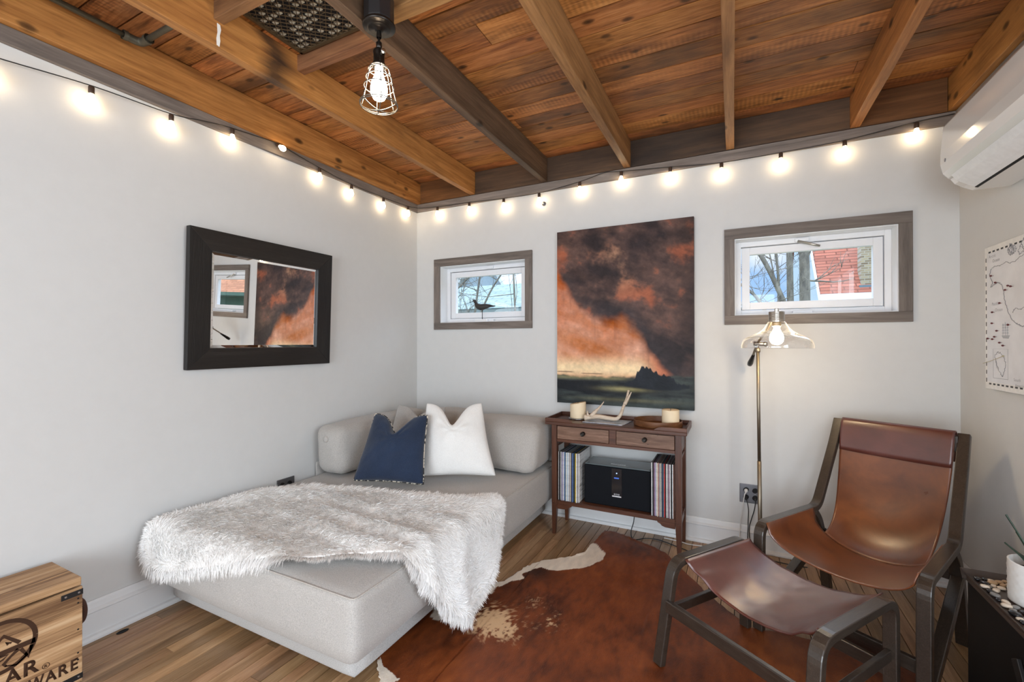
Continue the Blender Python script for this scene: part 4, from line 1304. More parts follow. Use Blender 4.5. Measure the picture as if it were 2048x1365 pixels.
white |= inpoly(wx, wy, [(-1.26, 1.70), (-1.225, 1.64), (-1.146, 1.622), (-1.047, 1.693), (-1.09, 1.86), (-1.30, 1.86)])
white |= inpoly(wx, wy, [(-1.25, 1.33), (-1.20, 1.29), (-1.149, 1.295), (-1.105, 1.276), (-1.12, 1.14), (-1.25, 1.16)])
speck = fbm(X * 70 + Y * 20, Y * 70 - X * 35, 33, 4)
blot = np.exp(-(((X + .985) / .085) ** 2 + ((Y - 1.74) / .10) ** 2)) + .75 * np.exp(-(((X + .90) / .10) ** 2 + ((Y - 1.70) / .09) ** 2)) + .55 * np.exp(-(((X + .72) / .05) ** 2 + ((Y - 1.84) / .07) ** 2)) + .4 * np.exp(-(((X + .84) / .06) ** 2 + ((Y - 1.93) / .06) ** 2))
roan = sstep(.60, .78, speck + .42 * blot - .10) * np.clip(blot * 1.6, 0, 1)
base = fbm(X * 2.6, Y * 2.6, 12)
hair = fbm(X * 45 + 3 * base, Y * 18, 13, 3)
c1, c2, c3 = np.array((.060, .0125, .0035)), np.array((.185, .042, .0088)), np.array((.30, .080, .018))
k = (base * .75 + hair * .35)[..., None]
col = c1 + (c2 - c1) * np.clip((k - .30) / .25, 0, 1) + (c3 - c2) * np.clip((k - .58) / .25, 0, 1)
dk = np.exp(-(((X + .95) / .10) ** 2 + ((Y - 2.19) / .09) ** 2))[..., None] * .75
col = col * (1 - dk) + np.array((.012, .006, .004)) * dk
cream = np.array((.82, .71, .58)) * (.85 + .3 * hair[..., None])
col = col * (1 - roan[..., None]) + np.array((.62, .40, .22)) * roan[..., None]
col = np.where(white[..., None], cream, col)
me = grid_mesh('cowhide_rug', P3, closed_u=True)
set_colors(me, 'hide', col.reshape(-1, 3))
M['hide'] = vcol('cowhide', 'hide', .45, .35, (240, .5, (1, .35, 1)), sheen=.0)
rug = link_mesh('cowhide_rug', me, M['hide'], None, smooth=True)
tag(rug, 'brown and white cowhide rug on the oak floor', 'rug')
md = rug.modifiers.new('thick', 'SOLIDIFY'); md.thickness = .003; md.offset = -1

# ------------------------------------------------------- leather lounge chair
def local_frame(o, l):
    l = Vector((l[0], l[1], 0)).normalized(); ang = math.atan2(l.y, l.x)
    return o, ang
AW, AT = .0205, .0135                     # half width / half thickness of the bent ash
def bent(name, mat, path, parent, lateral=(1, 0, 0), w=AW, t=AT):
    return MB().ribbon(path, lateral, w, t).build(name, mat, parent, local=True, bevel=.0035)

co, ca = local_frame((.336, 2.066, 0), (.854, -.52))
CH = thing('lounge_chair', co, 'cognac leather sling lounge chair with a bent grey ash frame', 'chair', rz=ca)
def cxr(s, y):                            # arm centre line; the frame narrows a little to the rear
    return -.25 - AW if s < 0 else .25 + AW - .095 * max(0, y)
posts = {}
for s in (-1, 1):
    pts = [(cxr(s, 0), -.020, .0065), (cxr(s, 0), -.012, .452), (cxr(s, .485), .497, .432), (cxr(s, .68), .690, .735), (cxr(s, .74), .745, .842)]
    path = rounded_path(pts, [.055, .05, .06], 7)
    bent('side_frame', M['ash'], path, CH)
    # rear leg splays back from under the joint; a brace runs forward to the front foot
    xr = cxr(s, .50)
    rl = rounded_path([(xr, .455, .420), (xr, .500, .375), (xr, .550, .26), (xr, .605, .0)], [.05, .05], 5)
    bent('rear_leg', M['ash'], rl, CH, w=AW * .98, t=.016)
    br = [(cxr(s, .0), .004, .075), (cxr(s, .25), .30, .198), (cxr(s, .5), .560, .305)]
    bent('brace', M['ash'], spline(br, 5), CH, w=AW * .97, t=.017)
def cross(name, a, b_, h, t_, parent, mat):
    a = Vector(a); b_ = Vector(b_)
    d_ = (b_ - a).normalized(); n_ = Vector((0, 0, 1)).cross(d_)
    return MB().obox((a + b_) / 2, (b_ - a) / 2, n_ * t_, Vector((0, 0, h))).build(name, mat, parent, local=True, bevel=.003)
cross('stretcher', (cxr(-1, 0) + .02, .004, .155), (cxr(1, 0) - .02, .004, .155), .024, .010, CH, M['ashz'])
cross('stretcher', (cxr(-1, .56) + .018, .553, .29), (cxr(1, .56) - .018, .553, .29), .022, .010, CH, M['ashz'])
cross('top_rail', (cxr(-1, .7) + .018, .722, .800), (cxr(1, .7) - .018, .722, .800), .035, .010, CH, M['ashz'])
# sling: one hide from arm to arm, slit at the rear of the arms, then up to the top rail
nu, na, nb = 41, 22, 34
u = np.linspace(0, 1, nu)
hump = (4 * u * (1 - u))
rows = []
yk = .415
for i in range(na):
    q = i / (na - 1)
    y = .002 + (yk - .002) * q
    xl, xr = cxr(-1, y) + AW + .001, cxr(1, y) - AW - .001
    zA = .468 - .020 * y / .5
    sag = .122 + .030 * math.sin(PI * min(1, q * 1.05) * .5)
    x = xl + (xr - xl) * u
    prof = hump ** .43
    z = zA - .003 - sag * prof
    yy = y + .018 * hump * (1 - q) ** 2 * 1.2
    rows.append(np.stack([x, yy, z], -1))
A_ = np.array(rows)
# slit: only the middle of the last row continues
ui = np.linspace(.105, .895, nu)
last = np.stack([np.interp(ui, u, A_[-1][:, k]) for k in range(3)], -1)
rowsB = []
top = np.stack([np.linspace(cxr(-1, .735) + AW + .003, cxr(1, .735) - AW - .003, nu), np.full(nu, .716), np.full(nu, .838)], -1)
for i in range(nb):
    q = i / (nb - 1)
    a0, a3 = last, top
    c1 = last + np.array([0, .165, .035]); c2 = top + np.array([0, -.042, -.275])
    r_ = (1 - q) ** 3 * a0 + 3 * q * (1 - q) ** 2 * c1 + 3 * q * q * (1 - q) * c2 + q ** 3 * a3
    # the cheeks stay a little forward of the middle
    r_[:, 1] -= .012 * math.sin(PI * q) * (1 - hump)
    rowsB.append(r_)
B_ = np.array(rowsB)
G = [link_mesh('seat_sling', grid_mesh('seat_sling', A_), M['leather'], CH, local=True, smooth=True),
     link_mesh('back_sling', grid_mesh('back_sling', B_), M['leather'], CH, local=True, smooth=True)]
for o in G:
    md = o.modifiers.new('thick', 'SOLIDIFY'); md.thickness = .0045; md.offset = 0
# folded headrest band laid over the sling and the top rail
zc = B_[:, nu // 2, 2]
k0 = int(np.argmax(zc > .675))
fr_ = B_[k0:].copy()
tv = np.gradient(B_, axis=0)[k0:]; uv = np.gradient(B_, axis=1)[k0:]
nn = np.cross(uv, tv); nn /= np.linalg.norm(nn, axis=-1, keepdims=True)
nn *= np.sign(-nn[..., 1:2])
thick_ = (.0058 + .003 * np.sin(np.linspace(0, PI, len(fr_))))[:, None, None]
fr_ = fr_ + nn * thick_
mid_x = fr_[-1][:, 0]
over = []
for dy_, dz_ in ((.002, .010), (.010, .016), (.020, .015), (.028, .006), (.030, -.012), (.028, -.05), (.020, -.12)):
    r_ = B_[-1].copy(); r_[:, 1] += dy_; r_[:, 2] += dz_; over.append(r_)
HB = np.concatenate([fr_, np.array(over)], 0)
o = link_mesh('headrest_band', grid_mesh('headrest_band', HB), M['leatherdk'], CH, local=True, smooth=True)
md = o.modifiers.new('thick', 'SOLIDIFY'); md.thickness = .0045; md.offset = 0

# ------------------------------------------------------------------ ottoman
oo, oa = local_frame((.0235, 1.709, 0), (.818, -.575))
OT = thing('ottoman', oo, 'oxblood leather sling footstool on a bent grey ash frame, standing on the cowhide', 'footstool', rz=oa)
for s in (-1, 1):
    x = s * (.239 + AW)
    pts = [(x + s * .012, -.106, .0075), (x, -.040, .388), (x, .400, .388), (x, .403, .0065)]
    bent('side_frame', M['ash'], rounded_path(pts, [.062, .062], 8), OT)
def op(x, y, z): return (x, y, z)
cross('stretcher', (-.255, -.080, .232), (.255, -.080, .232), .0225, .010, OT, M['ashz'])
cross('stretcher', (-.246, .398, .150), (.246, .398, .150), .022, .010, OT, M['ashz'])
for s in (-1, 1):
    cross('side_stretcher', (s * .262, -.068, .205), (s * .258, .385, .205), .018, .009, OT, M['ashz'])
# gusset under the front leg joint
nu, nv = 45, 30
u = np.linspace(0, 1, nu); v = np.linspace(0, 1, nv)
U, W = np.meshgrid(u, v)
hump = 4 * U * (1 - U)
prof = hump ** .75
x = -.238 + .476 * U
pinch = np.exp(-((U - 0) / .06) ** 2) + np.exp(-((U - 1) / .06) ** 2)
y0 = .000 + .045 * hump ** .8; y1 = .400 - .005 * hump ** .8
y = y0 + (y1 - y0) * W
z = .4005 - (.114 - .048 * W) * prof - .004 - .006 * hump * np.sin(PI * W)
z += .010 * np.exp(-((U - .12) / .05) ** 2) * np.exp(-((W - .0) / .25) ** 2) + .010 * np.exp(-((U - .88) / .05) ** 2) * np.exp(-((W - 0) / .3) ** 2)
z += (fbm(U * 5, W * 4, 51) - .5) * .010 * hump
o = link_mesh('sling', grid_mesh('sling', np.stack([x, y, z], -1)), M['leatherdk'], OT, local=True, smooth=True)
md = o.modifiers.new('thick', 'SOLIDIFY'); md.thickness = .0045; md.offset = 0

# --------------------------------------------------------------- floor lamp
FL = thing('floor_lamp', (.126, 2.745, 0), 'brass floor lamp with a clear glass dome shade and glowing bulb', 'floor lamp')
MB().lathe([(0, 0), (.120, 0), (.122, .004), (.120, .014), (.030, .020), (.016, .030), (.0115, .036), (0, .036)], (.127, 2.745, 0), 40).build('base', M['brass'], FL, smooth=True)
jx_, jy_, jz_ = .1165, 2.735, 1.236
MB().tube([(.127, 2.745, .034), (.122, 2.742, .60)], .0105, 14).tube([(.122, 2.742, .60), (.1165, 2.738, 1.214)], .0085, 14).lathe([(.0085, -.012), (.0125, -.010), (.0125, .010), (.0085, .012)], (.1165, 2.738, 1.200), 16).build('pole', M['brass'], FL, smooth=True)
jn = MB().tube([(jx_ - .018, jy_ + .008, jz_), (jx_ + .034, jy_ - .008, jz_ - .003)], .012, 14)
jn.tube([(.1165, 2.738, 1.212), (jx_, jy_, jz_)], .007, 10)
jn.lathe([(0, -.006), (.013, -.006), (.016, 0), (.013, .008), (0, .009)], (jx_ + .036, jy_ - .009, jz_ - .003), 16, (.95, -.3, 0))
jn.build('swivel_joint', M['nickel'], FL, smooth=True)
sx_, sy_ = .190, 2.545                    # shade axis
MB().tube(spline([(.0855, 2.900, 1.124), (.1165, 2.735, 1.238), (.150, 2.640, 1.300), (sx_ - .016, sy_ + .03, 1.352)], 6), .0062, 10).build('arm', M['brass'], FL, smooth=True)
MB().tube([(.083, 2.913, 1.115), (.0865, 2.895, 1.127), (.098, 2.835, 1.168), (.0995, 2.826, 1.174)], [.0135, .0150, .0085, .007], 16).build('counterweight', M['bronze'], FL, smooth=True)
cp = MB()
cp.lathe([(0, 1.342), (.034, 1.342), (.0345, 1.346), (.0345, 1.392), (.033, 1.394), (0, 1.394)], (sx_, sy_, 0), 28)
cp.lathe([(0, 1.394), (.0095, 1.394), (.0095, 1.408), (.008, 1.410), (0, 1.410)], (sx_, sy_, 0), 16)
for k_ in range(7):
    cp.lathe([(.0345, 1.350 + k_ * .006), (.0358, 1.352 + k_ * .006), (.0345, 1.354 + k_ * .006)], (sx_, sy_, 0), 28)
cp.build('cap', M['nickel'], FL, smooth=False)
MB().lathe([(0, 1.342), (.019, 1.342), (.0195, 1.338), (.0195, 1.326), (.017, 1.322), (0, 1.322)], (sx_, sy_, 0), 20).build('bulb_socket', M['brass'], FL, smooth=True)
shp = [(.036, 1.345), (.041, 1.338), (.050, 1.322), (.064, 1.303), (.086, 1.287), (.112, 1.275), (.134, 1.264), (.148, 1.250), (.155, 1.232), (.157, 1.214)]
shp = [(p.x, p.z) for p in spline([(a, 0, b_) for a, b_ in shp], 4)]
inner = [(a - .0022, b_ - .0008) for a, b_ in shp][::-1]
MB().lathe(shp + inner, (sx_, sy_, 0), 64).build('glass_shade', M['shade'], FL, smooth=True)
MB().lathe([(0, 1.322), (.012, 1.322), (.0125, 1.312), (.018, 1.298), (.0275, 1.282), (.0310, 1.265), (.0290, 1.248), (.020, 1.236), (.008, 1.231), (0, 1.2305)], (sx_, sy_, 0), 24).build('bulb', M['bulbglow3'], FL, smooth=True)
# ------------------------------------------------------------------- mirror
# hung on a wire, so its head leans a little off the wall
R_ = thing('wall_mirror', (XL, 1.65, 1.11), 'large black oak framed mirror leaning slightly off the wall above the daybed', 'mirror')
my0_, my1_, mh = 1.222, 2.075, .706
z0 = 1.108
lean = .024
ux = Vector((lean, 0, mh)).normalized(); uy = Vector((0, 1, 0)); un = uy.cross(ux)
un = -un if un.x < 0 else un
O_ = Vector((XL + .006, my0_, z0))
def mp_(y, h, d): return O_ + uy * y + ux * h + un * d
Wd = my1_ - my0_; H_ = math.hypot(lean, mh); fw = .106; ft = .030
def mitre(a, b_, c, d_, name):
    # a,b outer; c,d inner (y,h)
    vs = [mp_(*p, dd) for dd in (0, ft) for p in (a, b_, d_, c)]
    fs = [(3, 2, 1, 0), (4, 5, 6, 7), (0, 1, 5, 4), (1, 2, 6, 5), (2, 3, 7, 6), (3, 0, 4, 7)]
    return MB().add(vs, fs)
o0 = [(0, 0), (Wd, 0), (Wd, H_), (0, H_)]; i0 = [(fw, fw), (Wd - fw, fw), (Wd - fw, H_ - fw), (fw, H_ - fw)]
esz = wood('espresso_upright', [(.25, (.0055, .005, .005)), (.55, (.012, .0105, .010)), (.8, (.026, .023, .021))], 'Z', 2.0, rough=.40, island=.1, bump=.6)
for i in range(4):
    j = (i + 1) % 4
    m_ = mitre(o0[i], o0[j], i0[i], i0[j], '')
    m_.build('frame_rail', M['espresso'] if i % 2 == 0 else esz, R_, bevel=.0015)
gl = MB(); bv = .016; gd = .018
q = [(fw - .004, fw - .004), (Wd - fw + .004, fw - .004), (Wd - fw + .004, H_ - fw + .004), (fw - .004, H_ - fw + .004)]
qi = [(fw + bv, fw + bv), (Wd - fw - bv, fw + bv), (Wd - fw - bv, H_ - fw - bv), (fw + bv, H_ - fw - bv)]
vs = [mp_(*p, gd - .0016) for p in q] + [mp_(*p, gd) for p in qi] + [mp_(*p, .006) for p in q]
fs = [(4, 5, 6, 7)] + [(i, (i + 1) % 4, 4 + (i + 1) % 4, 4 + i) for i in range(4)] + [(8 + i, 8 + (i + 1) % 4, (i + 1) % 4, i) for i in range(4)] + [(11, 10, 9, 8)]
gl.add(vs, fs).build('mirror_glass', M['mirror'], R_)
MB().add([mp_(*p, .001) for p in q] + [mp_(*p, .0055) for p in q], [(3, 2, 1, 0), (4, 5, 6, 7)] + [(i, (i + 1) % 4, 4 + (i + 1) % 4, 4 + i) for i in range(4)]).build('backing_board', M['blackmat'], R_)

# ----------------------------------------------------------------- painting
PX0, PX1, PZ0, PZ1 = -1.131, -.221, .815, 2.032
nx, nz = 340, 450
u = np.linspace(0, 1, nx); v = np.linspace(0, 1, nz)           # v = 0 at the top
U, Vv_ = np.meshgrid(u, v)
asp = 1.21 / .91
def cl(*c): return np.array(lin(c))
w1 = fbm(U * 3.2, Vv_ * 3.2 * asp, 101, 5); w2 = fbm(U * 3.2 + 7, Vv_ * 3.2 * asp + 3, 102, 5)
Ud = U + (w1 - .5) * .10; Vd = Vv_ + (w2 - .5) * .09
cloud = fbm(Ud * 3.0 + 1.1, Vd * 4.2, 103, 6); cloud2 = fbm(Ud * 7.5, Vd * 8.5, 104, 5)
fine = fbm(U * 42, Vv_ * 42 * asp, 105, 3)
# lower rim of the storm: falls from upper edge at one side to the horizon at the other
rim = np.interp(Ud, [-.1, 0, .12, .20, .30, .42, .52, .62, .70, .80, .90, 1.0, 1.1], [.19, .25, .37, .46, .53, .54, .53, .58, .67, .79, .86, .88, .89])
d_ = Vd - rim
storm = 1 - sstep(-.05, .03, d_ + (cloud - .5) * .06)
dark = cl(46, 36, 37); mid_ = cl(112, 84, 74); rust = cl(172, 92, 58); tan = cl(190, 146, 116)
streak = fbm((U + Vv_ * .55) * 4, (Vv_ - U * .3) * 15, 130, 5)
tone = np.clip((.45 * cloud + .3 * cloud2 + .35 * streak - .40) / .30, 0, 1)[..., None]
C_ = dark + (mid_ - dark) * tone
gl_ = np.exp(-(((U - .47) / .20) ** 2 + ((Vv_ - .20) / .14) ** 2))
warm = .85 * sstep(.54, .70, cloud2 * .5 + cloud * .25 + streak * .25 + .10 * gl_ + .10 * np.exp(-(((U - .45) / .25) ** 2 + ((Vv_ - .37) / .05) ** 2)) + .08 * np.exp(-(((U - .1) / .10) ** 2 + ((Vv_ - .23) / .06) ** 2)) + .10 * np.exp(-(((U - .9) / .12) ** 2 + ((Vv_ - .18) / .05) ** 2)) + .08 * np.exp(-(((U - .78) / .12) ** 2 + ((Vv_ - .42) / .05) ** 2)))[..., None]
C_ = C_ * (1 - warm * .85) + (rust + (tan - rust) * gl_[..., None]) * warm * .85
C_ = C_ * (1 - .55 * sstep(.75, 1.05, U)[..., None] * (1 - warm))
edge = np.exp(-(d_ + .05) ** 2 / .004)[..., None]
C_ = C_ * (1 - .25 * edge) + cl(70, 66, 70) * .25 * edge
# the glowing sky below
s1 = np.clip((Vv_ - .22) / .62, 0, 1)[..., None]
sky_ = cl(178, 98, 60) * (1 - s1) + cl(206, 140, 102) * s1
sky_ = sky_ * (.80 + .42 * cloud[..., None]) + (cl(214, 150, 120) - cl(190, 110, 70)) * (cloud2[..., None] - .5) * 1.5 + (streak[..., None] - .5) * .25
hor = np.exp(-((Vv_ - .795) / .050) ** 2)[..., None] * (1 - sstep(.62, .80, U))[..., None]
sky_ = sky_ * (1 - .85 * hor) + cl(250, 226, 180) * .85 * hor
pinkr = sstep(.60, .8, U)[..., None] * sstep(.55, .75, Vv_)[..., None]
sky_ = sky_ * (1 - .5 * pinkr) + cl(196, 112, 92) * .5 * pinkr
C_ = C_ * storm[..., None] + sky_ * (1 - storm[..., None])
rain = np.clip(fbm(U * 26, Vv_ * 3, 108, 3) - .45, 0, 1)[..., None] * np.exp(-(d_ - .05) ** 2 / .004)[..., None]
C_ = C_ * (1 - rain * .9) + cl(70, 52, 52) * rain * .9
# the dark marsh
hz = .832 + .010 * np.sin(U * 5)
land = sstep(-.008, .010, Vv_ - hz + (fbm(U * 18, Vv_ * 40, 110, 3) - .5) * .02)
lw_ = fbm(U * 3.5, Vv_ * 26, 111, 5); 
lc_ = cl(22, 25, 30) + (cl(62, 70, 68) - cl(22, 25, 30)) * np.clip((lw_ - .35) / .35, 0, 1)[..., None]
gold = np.exp(-((Vv_ - .905) / .012) ** 2 - ((U - .52) / .15) ** 2)[..., None] + .55 * np.exp(-((Vv_ - .965) / .010) ** 2 - ((U - .5) / .3) ** 2)[..., None] * (lw_[..., None]) + .6 * np.exp(-((Vv_ - .848) / .010) ** 2)[..., None] * (1 - sstep(.45, .6, U))[..., None]
lc_ = lc_ * (1 - .75 * np.clip(gold, 0, 1)) + cl(168, 160, 112) * .75 * np.clip(gold, 0, 1)
C_ = C_ * (1 - land[..., None]) + lc_ * land[..., None]
for (a, b_, y, t_) in ((0.0, .13, .818, .0035), (.20, .36, .825, .003)):
    m_ = (np.exp(-((Vv_ - y) / t_) ** 2) * sstep(a - .02, a + .02, U) * (1 - sstep(b_ - .02, b_ + .02, U)))[..., None]
    C_ = C_ * (1 - m_ * .8) + cl(96, 70, 58) * m_ * .8
# islet with a clump of trees
tp = np.interp(U, [.52, .57, .60, .615, .635, .65, .67, .69, .71, .73, .75, .78, .80, .82, .845, .88, .93, .97], [.885, .868, .862, .825, .812, .792, .81, .815, .805, .83, .82, .835, .832, .838, .828, .862, .872, .885])
tp = tp - .018 * np.exp(-((U - .68) / .09) ** 2) - .006 + (fbm(U * 60, U * 0, 120, 3) - .5) * .032
bt_ = np.interp(U, [.50, .60, .75, .9, .98], [.885, .895, .905, .898, .885])
isl = (sstep(-.003, .004, Vv_ - tp) * (1 - sstep(-.008, .008, Vv_ - bt_)) * (U > .52) * (U < .97))[..., None]
C_ = C_ * (1 - isl) + (cl(20, 25, 32) + (cl(48, 54, 64) - cl(20, 25, 32)) * np.clip(cloud2 - .3, 0, 1)[..., None]) * isl
brush = fbm(U * 15 + 3 * w1, Vv_ * 20 + 3 * w2, 140, 4)
C_ = np.clip(C_ * (.82 + .36 * fine[..., None]) * (1 + .9 * (brush[..., None] - .5) * (.35 + .65 * storm[..., None])), 0, 1)
P3 = np.stack([PX0 + (PX1 - PX0) * U, np.full_like(U, YB - .034) - (fine - .5) * .0012, PZ1 + (PZ0 - PZ1) * Vv_], -1)
me = grid_mesh('painted_canvas', P3)
set_colors(me, 'paint', C_.reshape(-1, 3))
PT = thing('painting', ((PX0 + PX1) / 2, YB, PZ0), 'unframed stormy orange sky landscape painting above the console table', 'painting')
link_mesh('painted_surface', me, vcol('oil_paint', 'paint', .5, .2, (90, .25, (1, 1, 1))), PT, smooth=True)
MB().box(PX0, PX1, YB - .0335, YB - .003, PZ0, PZ1).build('stretcher_frame', plain('dark_canvas_edge', (.022, .014, .012), .7), PT)

# ---------------------------------------------------------------- pinned map
MPt = thing('map_canvas', (XR, 2.2, 1.05), 'pale canvas world map stuck with dark pins beside the room corner', 'map')
ya, yb, za_, zb = 1.86, 2.697, 1.038, 1.658
xf = XR - .028
MB().box(xf, xf + .004, ya, yb, za_, zb).build('canvas', M['canvas'], MPt, bevel=.002)
MB().box(xf + .0042, XR - .002, ya + .001, yb - .001, za_ + .001, zb - .001).build('stretcher_frame', M['canvas'], MPt, bevel=.002)
MB().box(xf - .0006, xf - .0001, ya + .022, yb - .022, za_ + .032, zb - .030).build('printed_sea', M['mappaper'], MPt)
bo = MB()
n_ = 24
for i in range(n_):
    y = ya + .02 + (yb - ya - .04) * i / n_; w_ = (yb - ya - .04) / n_ * .5
    for zz in (za_ + .024, zb - .026):
        bo.box(xf - .0012, xf - .0002, y, y + w_, zz - .0035, zz + .0035)
for i in range(16):
    z = za_ + .03 + (zb - za_ - .06) * i / 16; w_ = (zb - za_ - .06) / 16 * .5
    for yy in (ya + .014, yb - .014):
        bo.box(xf - .0012, xf - .0002, yy - .002, yy + .002, z, z + w_)
bo.build('dashed_border', M['mapdash'], MPt)
def mline(b, pts, w=.0011, jit=.006, seed=0):
    P = spline([(0, a, c) for a, c in pts], 10)
    k_ = np.arange(len(P))
    j1 = (fbm(k_ * .8, k_ * 0, seed) - .5) * jit * 2; j2 = (fbm(k_ * .8, k_ * 0 + 9, seed) - .5) * jit * 2
    b.tube([(xf - .0010, p.y + j1[i], p.z + j2[i]) for i, p in enumerate(P)], w, 4)
ln_ = MB()
Y_ = lambda d: yb - d                       # distance from the corner side of the map
mline(ln_, [(Y_(.06), 1.56), (Y_(.09), 1.565), (Y_(.13), 1.562), (Y_(.17), 1.57), (Y_(.22), 1.56), (Y_(.3), 1.58)], seed=1)
mline(ln_, [(Y_(.06), 1.56), (Y_(.045), 1.53), (Y_(.07), 1.50), (Y_(.055), 1.48), (Y_(.10), 1.49), (Y_(.135), 1.485), (Y_(.155), 1.45), (Y_(.165), 1.415), (Y_(.185), 1.375), (Y_(.215), 1.335), (Y_(.25), 1.315), (Y_(.30), 1.30)], .0016, seed=2)
mline(ln_, [(Y_(.22), 1.36), (Y_(.24), 1.375), (Y_(.28), 1.37), (Y_(.33), 1.38)], seed=3)
for i in range(9):
    rr_ = random.Random(100 + i); cy_ = .17 + rr_.random() * .16; cz_ = 1.595 + rr_.random() * .030
    mline(ln_, [(Y_(cy_), cz_), (Y_(cy_ + .02), cz_ + .016), (Y_(cy_ + .04), cz_ - .004), (Y_(cy_ + .015), cz_ - .016), (Y_(cy_), cz_)], .0009, .012, seed=10 + i)
mline(ln_, [(Y_(.085), 1.185), (Y_(.11), 1.20), (Y_(.14), 1.19), (Y_(.165), 1.165), (Y_(.165), 1.14), (Y_(.15), 1.11), (Y_(.14), 1.10), (Y_(.12), 1.12), (Y_(.10), 1.14), (Y_(.085), 1.185)], .0010, .008, seed=30)
mline(ln_, [(Y_(.09), 1.175), (Y_(.10), 1.15), (Y_(.115), 1.13)], .0010, .008, seed=31)
ln_.build('coastline', M['mapink'], MPt)
bx = MB()
for (a, b_, c, d__) in ((.07, .185, 1.213, 1.2135), (.07, .185, 1.0885, 1.090), (.07, .0712, 1.09, 1.213), (.184, .185, 1.09, 1.213)):
    bx.box(xf - .0010, xf - .0003, Y_(b_), Y_(a), c, d__)
bx.build('inset_border', M['mapink'], MPt)
for (s_, d1, z1_, sz_) in (('Arctic', .068, 1.612, .019), ('Ocean', .098, 1.590, .019), ('Pacific', .092, 1.405, .019), ('Ocean', .118, 1.378, .019), ('South', .25, 1.092, .017), ('America', .27, 1.070, .017), ('Indian', .6, 1.30, .02), ('Ocean', .62, 1.275, .02)):
    me = text_mesh(s_, sz_, 'map_lettering', 1.2)
    me.transform(frame_matrix((xf - .0011, Y_(d1), z1_), (0, -1, 0), (0, 0, 1)))
    link_mesh('map_lettering', me, M['mapink'], MPt)
sp_ = MB()
for k_ in range(3):
    y = Y_(.150 + .017 * k_)
    sp_.tube([(xf - .0010, y, 1.268), (xf - .0010, y, 1.325 - .006 * abs(k_ - 1))], .0010, 4)
    for j in range(4):
        sp_.box(xf - .0011, xf - .0003, y - .0055, y + .0055, 1.276 + j * .011, 1.2835 + j * .011)
sp_.prism([(Y_(.138), 1.270), (Y_(.200), 1.270), (Y_(.190), 1.256), (Y_(.150), 1.258)], 'X', xf - .0011, xf - .0003)
sp_.build('ship_drawing', plain('ship_ink', (.40, .41, .43), .8), MPt)
for i, (a, c) in enumerate([(.075, 1.527), (.110, 1.494), (.142, 1.405), (.083, 1.370), (.080, 1.323), (.118, 1.290), (.100, 1.265), (.083, 1.255), (.045, 1.258), (.140, 1.240), (.165, 1.228), (.205, 1.470), (.225, 1.465), (.205, 1.312), (.185, 1.455)]):
    pn = thing('map_pin', (xf, Y_(a), c), None, None)
    pn.parent = MPt; pn.location = Vector((xf, Y_(a), c)) - MPt.location
    b = MB().tube([(xf - .0004, Y_(a), c), (xf - .006, Y_(a), c)], .0007, 6).lathe([(0, -.0045), (.003, -.003), (.0042, 0), (.003, .003), (0, .0045)], (xf - .0085, Y_(a), c), 10, (1, 0, 0))
    bpy.data.objects.remove(pn)
    b.build('map_pin', M['pinred'], MPt, smooth=True)
b = MB().tube([(xf - .006, yb + .003, 1.148), (xf - .006, Y_(.05), 1.158), (xf - .006, Y_(.165), 1.185)], .0011, 5).lathe([(0, -.004), (.003, -.002), (.0038, 0), (.003, .003), (0, .004)], (xf - .0075, Y_(.165), 1.185), 10, (1, 0, 0))
b.build('thread', plain('thread', (.45, .40, .25), .7), MPt)

# ---------------------------------------------------- bird figure on the sill
bx_, by_, bz_ = -1.800, YB + .035, W1[2]
BD = thing('bird_figure', (bx_, by_, bz_ + .006), 'dark carved shorebird on a thin rod standing on the window sill', 'figurine')
k = 1.0
bm_ = MB()
spn = [(.150, .120, .0025), (.125, .1195, .006), (.085, .122, .014), (.040, .120, .0235), (0, .115, .0280), (-.030, .122, .0255), (-.052, .137, .018), (-.062, .152, .0130), (-.069, .163, .0140), (-.080, .168, .0125), (-.090, .166, .007), (-.095, .1645, .003)]
spn_ = spline([(bx_ + a * .85, by_, bz_ + .006 + b_) for a, b_, c in spn], 3)
rr_ = np.interp(np.linspace(0, 1, len(spn_)), np.linspace(0, 1, len(spn)), [c for a, b_, c in spn])
bm_.tube(spn_, [float(x) * .95 for x in rr_], 14)
bm_.build('body', plain('dark_painted_wood', (.030, .028, .026), .6, var=.5, bscale=80), BD, smooth=True)
MB().tube([(bx_ - .077, by_, bz_ + .1715), (bx_ - .112, by_, bz_ + .162), (bx_ - .143, by_, bz_ + .1515)], [.003, .0022, .0010], 8).build('bill', M['blackmat'], BD, smooth=True)
MB().tube([(bx_ + .008, by_, bz_ + .02), (bx_ + .008, by_, bz_ + .098)], .0028, 8).build('rod', M['black'], BD, smooth=True)
MB().box(bx_ - .05, bx_ + .06, by_ - .018, by_ + .012, bz_ + .0065, bz_ + .024).build('base_block', M['trimwhite'], BD, bevel=.003)

